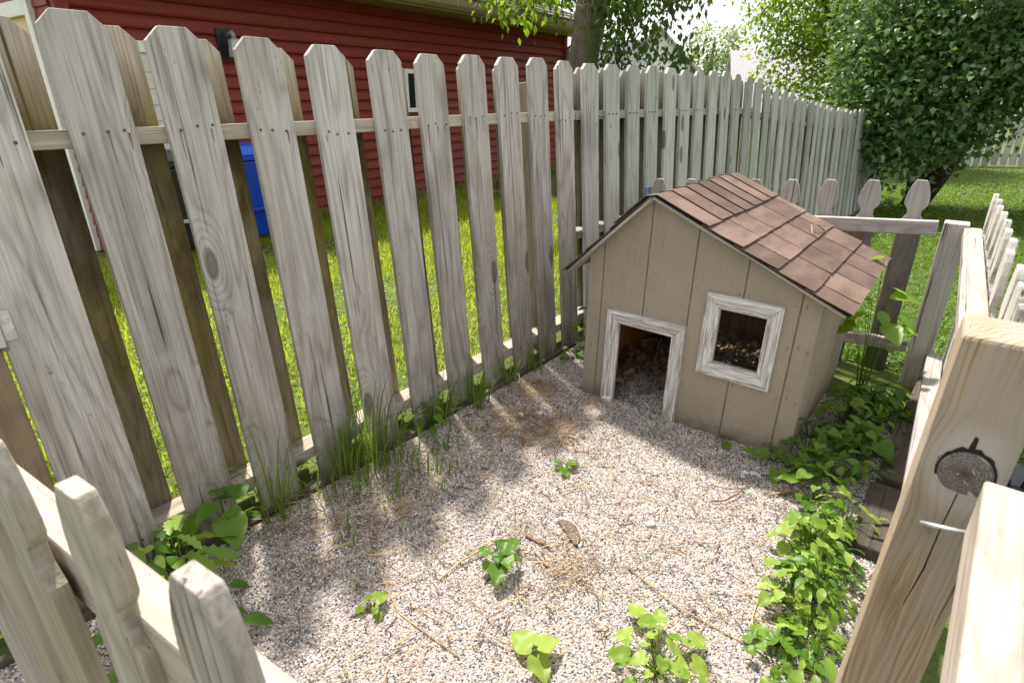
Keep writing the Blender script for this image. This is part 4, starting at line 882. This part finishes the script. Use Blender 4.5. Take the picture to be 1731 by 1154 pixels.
# far trees
for (px, py, h, wd, lab) in ((11.2, 36.0, 5.4, 3.0, "hazy pale green tree in the distance between the white house and the grey roof"), (10.2, 40, 3.0, 2.6, "low bright distant shrub to the right of the white house"),
                             (19, 36, 6.0, 4.0, "distant tree behind the grey-roofed house"), (26, 30, 7, 5, "distant tree behind the lilac bush"), (-1.2, 19, 7.5, 3.6, "dark tree rising behind the garage roof")):
    t = thing("distant_tree", lab, "tree", (px, py, -0.3), group="trees in the distance")
    limb([(0, 0, 0), (0, 0, h * .4), (0.1, 0, h * .8)], [.2, .15, .05], "trunk", BARKD, t)
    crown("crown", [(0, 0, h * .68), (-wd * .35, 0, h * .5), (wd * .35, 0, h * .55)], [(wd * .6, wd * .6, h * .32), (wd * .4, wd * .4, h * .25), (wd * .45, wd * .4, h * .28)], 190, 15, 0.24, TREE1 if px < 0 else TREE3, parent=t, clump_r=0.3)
# ---- far houses and far fence
HW = plain("white_house_siding", (0.80, 0.80, 0.80), 0.6, var=0.04); HR = plain("grey_house_roof", (0.40, 0.38, 0.38), 0.85, var=0.15); HRD = plain("slate_roof", (0.14, 0.15, 0.17), 0.85)
def gable(name, label, loc, rz, wd, dp, wall, rise, roofm, group="houses beyond the yard"):
    t = thing(name, label, "house", loc, (0, 0, rz), group)
    mb_ = MB().box(0, wd, 0, dp, -0.5, wall); mb_.prism([(0, wall + .001), (wd, wall + .001), (wd / 2, wall + rise)], 0, dp, 'xz'); wl = mb_.build("wall", HW, t)
    sl = rise / (wd / 2); o = .35
    for sgn in (-1, 1):
        MB().prism([(wd / 2, wall + rise + .02), (wd / 2 + sgn * (wd / 2 + o), wall - sl * o + .02), (wd / 2 + sgn * (wd / 2 + o), wall - sl * o + .14), (wd / 2, wall + rise + .14)][::sgn], -o, dp + o, 'xz').build("roof", roofm, t)
    for i, u in enumerate((.25, .65)):
        f = MB().box(wd * u, wd * u + .9, -.05, -.002, wall * .45, wall * .45 + 1.3).build("window", WHITE, t); MB().box(wd * u + .08, wd * u + .82, -.06, -.051, wall * .45 + .08, wall * .45 + 1.22).build("pane", GLASSD, f)
    return t
gable("house", "white house with grey roof seen between the hanging tree leaves", (5.3, 30, 0), R(-12), 3.0, 6, 2.6, 1.5, HR)
t = gable("house", "white house wing with dark slate roof beside the tree trunk", (5.0, 28.5, 0), R(60), 2.6, 2.0, 2.0, 1.5, HRD)
gable("house", "pale low house with a broad light grey roof above the board fence", (10.6, 31, 0), R(-101), 4.6, 7.0, 0.8, 2.2, HR)
fb = thing("far_fence", "weathered dog-eared board fence at the far right beyond the lawn", "fence", (10.4, 14.6, -0.3), (0, 0, R(-12)))
fm = [MB().prism([(0, 0), (.14, 0), (.14, 1.1), (.10, 1.16), (.04, 1.16), (0, 1.1)], 0, .02, 'xz').mesh("picket", W_FAR) for _ in range(2)]
for i in range(26): link("picket", fm[i % 2], fb, (i * .19 - 1.0, 0, rnd.uniform(-.02, .02)), (0, rnd.uniform(-.03, .03), 0))
MB().box(-1.2, 4.2, .021, .06, .85, .93).build("rail", W_POST, fb); MB().box(-1.2, 4.2, .021, .06, .2, .28).build("rail", W_POST, fb)

# ---------------------------------------------------------------- bins by the garage
def bin_(name, label, x, body, lid, rot=0.0, txt=None):
    p = gar.matrix_basis @ Vector((x, -0.42, 0)); t = thing(name, label, "bin", p, (0, 0, GW + rot))
    bm_, lm_ = plain(name + "_plastic", body, 0.4, var=0.08), plain(name + "_lid_plastic", lid, 0.4, var=0.1)
    def frust(w0, d0, w1, d1, z0, z1): return MB().add([(-w0, -d0, z0), (w0, -d0, z0), (w0, d0, z0), (-w0, d0, z0), (-w1, -d1, z1), (w1, -d1, z1), (w1, d1, z1), (-w1, d1, z1)], [(0, 3, 2, 1), (4, 5, 6, 7), (0, 1, 5, 4), (1, 2, 6, 5), (2, 3, 7, 6), (3, 0, 4, 7)])
    b_ = frust(.20, .20, .26, .27, .06, .74).build("body", bm_, t, bevel=.02)
    frust(.275, .285, .275, .285, .742, .785).build("rim", bm_, b_, bevel=.01)
    frust(.285, .30, .23, .24, .787, .87).build("lid", lm_, t, bevel=.02)
    MB().tube([(-.2, .33, .78), (.2, .33, .78)], .016, 8).build("handle", bm_, t, smooth=True)
    MB().box(-.2, .2, -.2655, -.236, .30, .33).build("grab_bar", GALV if txt else bm_, b_, bevel=.005)
    for sx in (-.22, .2):
        MB().tube([(sx, .2, .1), (sx + .05, .2, .1)], .1, 14).build("wheel", BLACKM, t)
    if txt:
        cu = bpy.data.curves.new("lettering", 'FONT'); cu.body = txt; cu.size = .075; cu.align_x = 'CENTER'; cu.extrude = .001
        to = bpy.data.objects.new("tmp", cu); col.objects.link(to); dg = bpy.context.evaluated_depsgraph_get(); me = bpy.data.meshes.new_from_object(to.evaluated_get(dg)); bpy.data.objects.remove(to)
        me.materials.clear(); me.materials.append(HW)
        link("lettering", me, b_, (0, -.257, .53), (R(84), 0, 0))
    return t
bin_("trash_bin", "black wheeled trash bin with white numbers against the garage", -5.38, (.018, .018, .022), (.05, .052, .058), txt="54004")
bin_("recycling_bin", "blue wheeled recycling bin against the red garage wall", -4.60, (.004, .045, .42), (.01, .09, .55))
n = 700
xx = rng.uniform(-5.5, 2.0, n); yy_ = -rng.uniform(.05, .3, n); pw = np.array([list(gar.matrix_basis @ Vector((a_, b_, 0))) for a_, b_ in zip(xx, yy_)])
tag(blades("wall_weeds", pw[:, 0], pw[:, 1], rng.uniform(.08, .22, n), rng.uniform(.008, .016, n), GRASSD, np.zeros(n)), "dark weeds along the foot of the red garage wall", "weeds", kind="stuff")

# ---------------------------------------------------------------- plants in the pen
leaf_cache = {}
def leaf_mesh(kind, mat, k):
    key = (kind, mat.name, k)
    if key not in leaf_cache:
        r = random.Random(k + 5)
        tm = {"heart": lambda: heart_t(r.uniform(.1, .4), r.uniform(.05, .4)), "oval": lambda: leaf_t([.03, .14, .19, .27, .25, .29, .24, .23, .15, .11, 0], r.uniform(.15, .45), r.uniform(.1, .5)),
              "lance": lambda: leaf_t([.03, .12, .17, .16, .11, 0], r.uniform(.2, .4), r.uniform(.2, .6)), "saw": lambda: leaf_t([.04, .13, .08, .19, .11, .22, .13, .18, .07, 0], r.uniform(.2, .4), r.uniform(.2, .5))}[kind]()
        vs = np.array(tm[0]); vs[:, 2] += 0.03 * np.sin(vs[:, 1] * 9 + k) * np.abs(vs[:, 0]) * 3
        F = np.array(tm[1]); leaf_cache[key] = npmesh("leaf", vs, [F], mat, np.full(len(vs), (k % 5) / 4.0))
    return leaf_cache[key]
def plant(name, label, x, y, n, spread, height, size, kind="heart", mat=None, group=None, cat="plant", z=None, upright=0.0):
    mat = mat or VIOLET; z = float(ground_z(x, y)) if z is None else z
    t = thing(name, label, cat, (x, y, z), (0, 0, 0), group); st = MB()
    for i in range(n):
        a = 6.283 * (i * .382 + rnd.uniform(-.08, .08)); f = math.sqrt((i + .6) / n)
        r = spread * f * rnd.uniform(.75, 1.15); hz = height * (1 - .55 * f * f) * rnd.uniform(.7, 1.15)
        p = Vector((r * math.cos(a), r * math.sin(a), hz)); L_ = size * rnd.uniform(.5, 1.25)
        o = link("leaf", leaf_mesh(kind, mat, rnd.randrange(10)), t, p); o.scale = (L_, L_, L_)
        ya = a - math.pi / 2 + rnd.uniform(-.5, .5); pit = rnd.uniform(-.55, .15) + upright
        o.rotation_euler = (Matrix.Rotation(ya, 3, 'Z') @ Matrix.Rotation(pit, 3, 'X') @ Matrix.Rotation(rnd.uniform(-.3, .3), 3, 'Y')).to_euler()
        st.tube([(0.2 * p.x * .3, .2 * p.y * .3, -.005), (p.x * .55, p.y * .55, hz * .7), p], [.0018, .0015, .001], 4, False)
    st.build("stems", mat, t, smooth=True)
    return t
def tuft(label, x, y, n, h, spread, mat=None, lean=0.0, group="grass tufts along the board fence"):
    mat = mat or GRASSD; mb_ = MB(); t_ = []
    for i in range(n):
        a = rnd.uniform(0, 6.283); r = spread * math.sqrt(rnd.random()); b0 = Vector((x + r * math.cos(a), y + r * math.sin(a), -.003))
        L_ = h * rnd.uniform(.45, 1.15); out = Vector((math.cos(a), math.sin(a), 0)) * rnd.uniform(.1, .75) + Nv * lean; wd = rnd.uniform(.0018, .0042)
        side = Vector((-math.sin(a + rnd.uniform(-.7, .7)), math.cos(a), 0)).normalized(); k0 = len(mb_.v); ns = 5
        for j in range(ns + 1):
            f = j / ns; c_ = b0 + out * (L_ * (f ** 2.1) * .8) + Vector((0, 0, L_ * (f - .42 * f ** 3.2 * out.length)))
            ww = wd * (1 - f ** 2.2) * (.7 + .6 * f * (1 - f) * 2); mb_.v += [tuple(c_ - side * ww), tuple(c_ + side * ww)]
        for j in range(ns): q = k0 + 2 * j; mb_.f.append((q, q + 1, q + 3, q + 2))
        t_ += [rnd.random()] * (2 * (ns + 1))
    o = mb_.build("grass_tuft", mat, smooth=True); at = o.data.attributes.new("tint", 'FLOAT', 'POINT'); at.data.foreach_set("value", t_)
    return tag(o, label, "grass", group)
for lab, s, q, n, h, sp in (("long grass at the foot of the third and fourth full pickets from the left", .62, .05, 64, .36, .10), ("grass tuft between two pickets left of the leafy weed", .50, .06, 34, .36, .06), ("grass tuft with arching blades near the left gate", .22, .06, 22, .42, .06),
        ("small tuft of grass at the middle of the board fence", .98, .05, 44, .26, .06), ("grass tuft beside the straw at the fence foot", 1.17, .07, 42, .27, .07), ("thin grass tuft at the fence foot left of the dog house", 1.42, .05, 26, .2, .05),
        ("low grass tuft near the fence corner", 1.62, .05, 24, .17, .05), ("grass tuft in the corner between board fence and dog house", 2.0, .16, 30, .24, .06), ("thin grass blades in front of the dog house door", 1.42, .78, 3, .17, .02)):
    xx, yy_ = fr2w(s, q); tuft(lab, float(xx), float(yy_), n, h, sp, lean=.15)
for i, (px, py, n, h) in enumerate(((-.52, 1.70, 16, .15), (-.40, 1.62, 14, .12), (-.55, 1.55, 12, .16), (-.33, 1.78, 14, .13), (-.25, 1.95, 12, .1), (-.66, 1.58, 14, .2), (-.46, 1.86, 18, .16), (-.14, 2.05, 10, .08), (-.60, 1.72, 18, .22), (-.30, 1.68, 12, .11), (-.42, 1.74, 16, .2), (-.20, 1.82, 10, .1), (-.52, 1.44, 10, .14))):
    tuft("sparse grass seedlings sprouting from the shaded gravel near the fence", px, py, n, h, .09, group="grass seedlings in the gravel")
# named plants
plant("leafy_weed", "young plant with toothed heart leaves alone in the middle of the gravel", -.04, 1.29, 12, .055, .075, .050, upright=.1)
plant("leafy_weed", "small green seedling in the gravel in front of the door", .19, 1.76, 5, .035, .04, .04)
plant("leafy_weed", "pale seedling with upright leaf tip at the lower left of the gravel", -.37, 1.13, 6, .03, .045, .035, mat=VIOLETP)
plant("leafy_weed", "single pale broad leaf near the bottom edge of the picture", .05, .99, 3, .02, .05, .06, mat=VIOLETP)
plant("leafy_weed", "bright leafy clump at the bottom edge left of the gate post plants", .34, .955, 30, .12, .08, .042, mat=VIOLETP)
plant("leafy_weed", "leafy weed with oval leaves at the fence foot among the grass", *[float(a_) for a_ in fr2w(.90, .07)], 12, .06, .13, .055, "oval")
plant("leafy_weed", "leafy plant in the corner between the board fence and dog house", *[float(a_) for a_ in fr2w(2.02, .12)], 10, .07, .22, .065, "oval")
plant("leafy_weed", "low creeping weed at the corner picket left of the dog house", *[float(a_) for a_ in fr2w(1.86, .14)], 14, .09, .05, .04)
plant("leafy_weed", "round-leaved weed at the foot of the last front picket by the left gate", *[float(a_) for a_ in fr2w(.06, .07)], 9, .08, .19, .085)
plant("thistle", "tall pale weed with toothed leaves and long ground leaves near the left gate", *[float(a_) for a_ in fr2w(-.10, .13)], 16, .09, .17, .12, "saw", VIOLETP, upright=.25)
plant("leafy_weed", "bushy weed with small oval leaves just inside the left gate", *[float(a_) for a_ in fr2w(-.16, .07)], 18, .09, .16, .06, "oval", VIOLET)
plant("leafy_weed", "dark leafy weeds below the left gate in the bottom left corner", -.86, .98, 26, .22, .10, .08, "oval", VIOLET)
plant("sapling", "bright green sapling with long leaves beside the right eave of the dog house", 1.54, 2.27, 16, .11, .60, .125, "oval", leafmat("sapling_leaf", (.11, .24, .02), (.22, .36, .04), .5, .4), upright=.1)
for lab, u, v, n, sp, h, sz in (("row of round heart leaves against the front right corner of the dog house", .86, -.05, 8, .09, .055, .062), ("two small leaves at the front wall of the dog house below the window", .68, -.035, 3, .03, .03, .045)):
    p = hm @ Vector((u, v, 0)); plant("leafy_weed", lab, p.x, p.y, n, sp, h, sz, z=0.0)
# leafy patch along the right edge of the pen
n = 260
s_ = rng.uniform(-.6, 1.9, n); q_ = rng.uniform(.1, 1.3, n); x, y = fr2w(s_, q_)
tag(scatter("tiny_seedlings", OVAL_S, np.stack([x + .02 * np.sin(np.arange(n) // 4), y, np.full(n, .008)], 1), rotm(rng.uniform(0, 6.28, n), rng.uniform(-.2, .5, n), rng.uniform(-.3, .3, n)), rng.uniform(.006, .018, n), VIOLETP), "tiny pale seedlings dotted over the gravel", "seedlings", kind="stuff")
lab = "heart-leaved violet in the dense patch between the dog house and the right edge"
for i in range(19):
    f = i / 18; px = 1.02 + .60 * f + rnd.uniform(-.04, .05); py = 1.66 + .62 * f + rnd.uniform(-.07, .05)
    plant("violet", lab, px + .10 * math.sin(i * 2.4), py - .06 * math.cos(i * 2.4), 15, .10, rnd.uniform(.08, .16), rnd.uniform(.042, .066), ("heart", "oval", "heart", "saw")[i % 4], VIOLET, "violets in the patch by the dog house", z=0.0)
lab = "pale sunlit violet in the dense patch beside the knotty gate post"
for i in range(24):
    f = i / 23; px = .66 + .36 * f + rnd.uniform(-.05, .05); py = .98 + .50 * f + rnd.uniform(-.06, .05)
    plant("violet", lab, px, py, 14, .085, rnd.uniform(.04, .14), rnd.uniform(.03, .056), ("heart", "oval", "heart", "saw", "oval")[i % 5], VIOLETP if i % 2 else VIOLET, "violets in the patch by the gate post", z=0.0)
# ---------------------------------------------------------------- litter
def strands(name, label, cat, spots, lo, hi, rad, mat, z0=.004, seg=3):
    mb_ = MB()
    for (cx, cy, sp, n) in spots:
        for i in range(n):
            x_, y_ = rnd.gauss(cx, sp), rnd.gauss(cy, sp); a = rnd.uniform(0, 3.1416); L_ = rnd.uniform(lo, hi); bend = rnd.uniform(-.5, .5); z = z0 + rnd.uniform(0, .008); pts = []
            for j in range(seg + 1):
                f = j / seg - .5; aa = a + bend * f; pts.append((x_ + L_ * f * math.cos(aa), y_ + L_ * f * math.sin(aa), z + .006 * rnd.random()))
            mb_.tube(pts, rad * rnd.uniform(.6, 1.2), 3, False)
    return tag(mb_.build(name, mat, smooth=True), label, cat, kind="stuff")
g2w = lambda s, q: tuple(float(a_) for a_ in fr2w(s, q))
strands("dry_straw", "dry straw and pine needles scattered over the gravel", "straw", [(*g2w(.75, .22), .12, 60), (*g2w(1.15, .28), .12, 110), (*g2w(1.45, .17), .07, 130), (.17, 2.02, .09, 150), (.03, 2.02, .07, 30), (-.44, 1.55, .14, 130), (.13, 1.30, .07, 70), (-.1, 1.75, .35, 90), (.12, 1.66, .3, 50), (.35, 2.28, .05, 40), (-.7, 1.5, .1, 110), (.5, 1.15, .22, 110), (-.3, 1.15, .2, 50), (.75, 1.45, .15, 20)], .03, .13, .0013, STRAW)
strands("brown_debris", "brown bark bits and broken twigs scattered over the gravel", "debris", [(*g2w(.9, .3), .25, 70), (*g2w(1.3, .2), .15, 80), (.15, 2.0, .12, 60), (-.5, 1.5, .2, 80), (.15, 1.3, .12, 40), (.4, 1.4, .4, 90), (.85, 1.65, .12, 40), (.5, 1.05, .2, 60), (-.2, 1.1, .25, 60), (.4, 2.0, .2, 40)], .012, .06, .0017, TWIG, seg=2)
def stick(label, pts, r, mat, cat="stick"): return tag(MB().tube(pts, r, 6).build("stick", mat, smooth=True), label, cat, "sticks and stalks on the gravel")
def gp_(px, py, z=.006): return (px, py, z)
stick("curved reddish twig on the gravel in front of the dog house corner", [gp_(.66, 1.57), gp_(.71, 1.57, .01), gp_(.76, 1.60, .012), gp_(.80, 1.64)], [.002, .003, .003, .0018], TWIG)
stick("thin dark twig lying near the scrap of plastic", [gp_(.69, 1.66), gp_(.74, 1.63, .01), gp_(.80, 1.64)], .0018, TWIG)
stick("brown stick lying by the leaves near the dog house corner", [gp_(.89, 1.72), gp_(.97, 1.67, .014), gp_(1.04, 1.63)], [.003, .0028, .002], TWIG)
stick("flat bark strip near the right leaf patch", [gp_(.86, 1.60), gp_(.92, 1.61, .012), gp_(.98, 1.62)], [.003, .005, .003], plain("bark_strip", (.30, .20, .12), .8))
stick("long dry stalk arching over the gravel behind the lone plant", [gp_(-.21, 1.23), gp_(-.15, 1.30, .012), gp_(-.06, 1.36, .02), gp_(.03, 1.46, .012)], [.002, .003, .003, .002], STRAW)
stick("long thin stalk running down the left of the gravel", [gp_(-.42, 1.42), gp_(-.38, 1.26, .01), gp_(-.30, 1.12), gp_(-.13, .99)], [.0012, .0018, .002, .002], STRAW)
stick("short dark twig right of the lone plant", [gp_(.04, 1.41), gp_(.11, 1.36)], .004, TWIG)
stick("long pale stalk crossing the gravel at the lower right", [gp_(.33, 1.28), gp_(.44, 1.13, .01), gp_(.60, 1.0)], [.0018, .002, .0016], STRAW)
stick("bent pale stalk near the gate post leaves", [gp_(.70, 1.22), gp_(.62, 1.10, .01), gp_(.56, .95)], [.0018, .002, .0016], STRAW)
stick("curled dry tendril lying on the dog house roof", [tuple(hm @ (slope_frame(1) @ Vector(p))) for p in ((.50, .52, .027), (.475, .54, .03), (.455, .575, .045), (.47, .62, .05), (.51, .65, .03))], .0025, STRAW)
# stones, plastic scrap, bare patch
def stone(label, x, y, r, c, grp="larger stones in the gravel"):
    mb_ = MB(); r0 = random.Random(label); ph = [r0.uniform(0, 6) for _ in range(4)]
    for i in range(7):
        for j in range(10):
            th = math.pi * i / 6; f = 2 * math.pi * j / 10; k = 1 + .12 * math.sin(3 * f + ph[0]) + .1 * math.sin(2 * th + ph[1] + f)
            mb_.v.append((r * k * math.sin(th) * math.cos(f), r * .75 * k * math.sin(th) * math.sin(f), r * .5 * k * math.cos(th)))
    for i in range(6):
        for j in range(10): mb_.f.append((i * 10 + j, (i + 1) * 10 + j, (i + 1) * 10 + (j + 1) % 10, i * 10 + (j + 1) % 10))
    return tag(mb_.build("stone", plain("stone_" + str(int(r * 1e4)), c, .8, var=.15, scale=40), None, (x, y, r * .3), (0, 0, r0.uniform(0, 3)), smooth=True), label, "stone", grp)
stone("flat pale stone on the gravel left of the dog house door", .12, 2.16, .017, (.55, .52, .50)); stone("pale pinkish stone on the gravel left of the flat pale stone", .04, 2.15, .016, (.55, .47, .42)); stone("white stone left of the lone plant", -.20, 1.26, .013, (.75, .74, .70)); stone("grey-blue stone in the sunlit gravel below the door", .40, 1.75, .012, (.36, .38, .42)); stone("pale green stone or leaf scrap right of the bare patch", .44, 1.46, .018, (.42, .44, .33))
n = 60; pl = MB(); N1, N2 = 12, 5; r0 = random.Random(4)
for i in range(N1):
    for j in range(N2):
        a = i / (N1 - 1) * 3.9 - .5; r = .022 + .012 * j / (N2 - 1)
        pl.v.append((r * math.cos(a) + r0.uniform(-.003, .003), r * math.sin(a) * .8 + r0.uniform(-.003, .003), .006 + .028 * abs(math.sin(j * 1.1 + i * .7)) * r0.uniform(.4, 1)))
for i in range(N1 - 1):
    for j in range(N2 - 1): q = i * N2 + j; pl.f.append((q, q + 1, q + N2 + 1, q + N2))
o = pl.build("plastic_scrap", plain("white_grey_plastic", (.60, .61, .64), .35, var=.3, scale=90), None, (.84, 1.69, .002), smooth=True)
so = o.modifiers.new("solid", 'SOLIDIFY'); so.thickness = .0012; tag(o, "crumpled white and grey plastic scrap on the gravel near the dog house corner", "plastic scrap")
# half-buried dish: pale rim arc round a patch of dark soil
mb_ = MB(); K = 18
for i in range(K + 1):
    a = R(-75) + R(170) * i / K
    for rr_, z in ((.052, .003), (.055, .009), (.060, .008), (.063, .002)): mb_.v.append((rr_ * math.cos(a) * .72, rr_ * math.sin(a) * 1.15, z))
for i in range(K):
    for j in range(3): q = i * 4 + j; mb_.f.append((q, q + 4, q + 5, q + 1))
ds = thing("buried_dish", "half-buried dish with pale rim and dark soil inside in the gravel", "dish", (.17, 1.42, 0), (0, 0, R(15)))
mb_.build("rim", plain("pale_rim", (.36, .35, .35), .7, var=.5, scale=60), ds, smooth=True)
MB().prism([(.036 * math.cos(a), .058 * math.sin(a)) for a in np.linspace(-1.5, 1.9, 14)], .003, .0105, 'xy').build("soil", plain("dark_soil", (.13, .095, .07), .95, var=.5, scale=120, bumps=1.0), ds)
# blue-grey bracket on the fence behind the roof
br = MB().box(-.03, .03, -.012, -.002, -.05, .05); br.box(.008, .026, -.03, -.012, -.03, .045); br.box(-.028, -.012, -.026, -.012, -.055, .01)
tag(br.build("bracket", plain("blue_grey_metal", (.20, .29, .38), .5, .4), None, fence.matrix_basis @ Vector((2.85, -.026, .70)), (0, 0, FY), bevel=.003), "small blue-grey metal bracket fixed to the board fence above the dog house roof", "bracket")
# dead leaves inside the dog house
n = 1500; u = rng.uniform(.03, .86, n); v = rng.power(2.0, n) * .80 + .05; z = .01 + .13 * (v / .85) ** 1.0 * rng.random(n) ** .6
P = np.array([list(hm @ Vector((a_, b_, c_))) for a_, b_, c_ in zip(u, v, z)])
tag(scatter("leaf_litter", leaf_t([.05, .3, .36, .2, 0], .5, .6), P, rotm(rng.uniform(0, 6.28, n), rng.uniform(-.7, .7, n), rng.uniform(-1.2, 1.2, n)), rng.uniform(.018, .05, n), DEADL), "dry brown leaves heaped on the dog house floor", "dead leaves", kind="stuff")
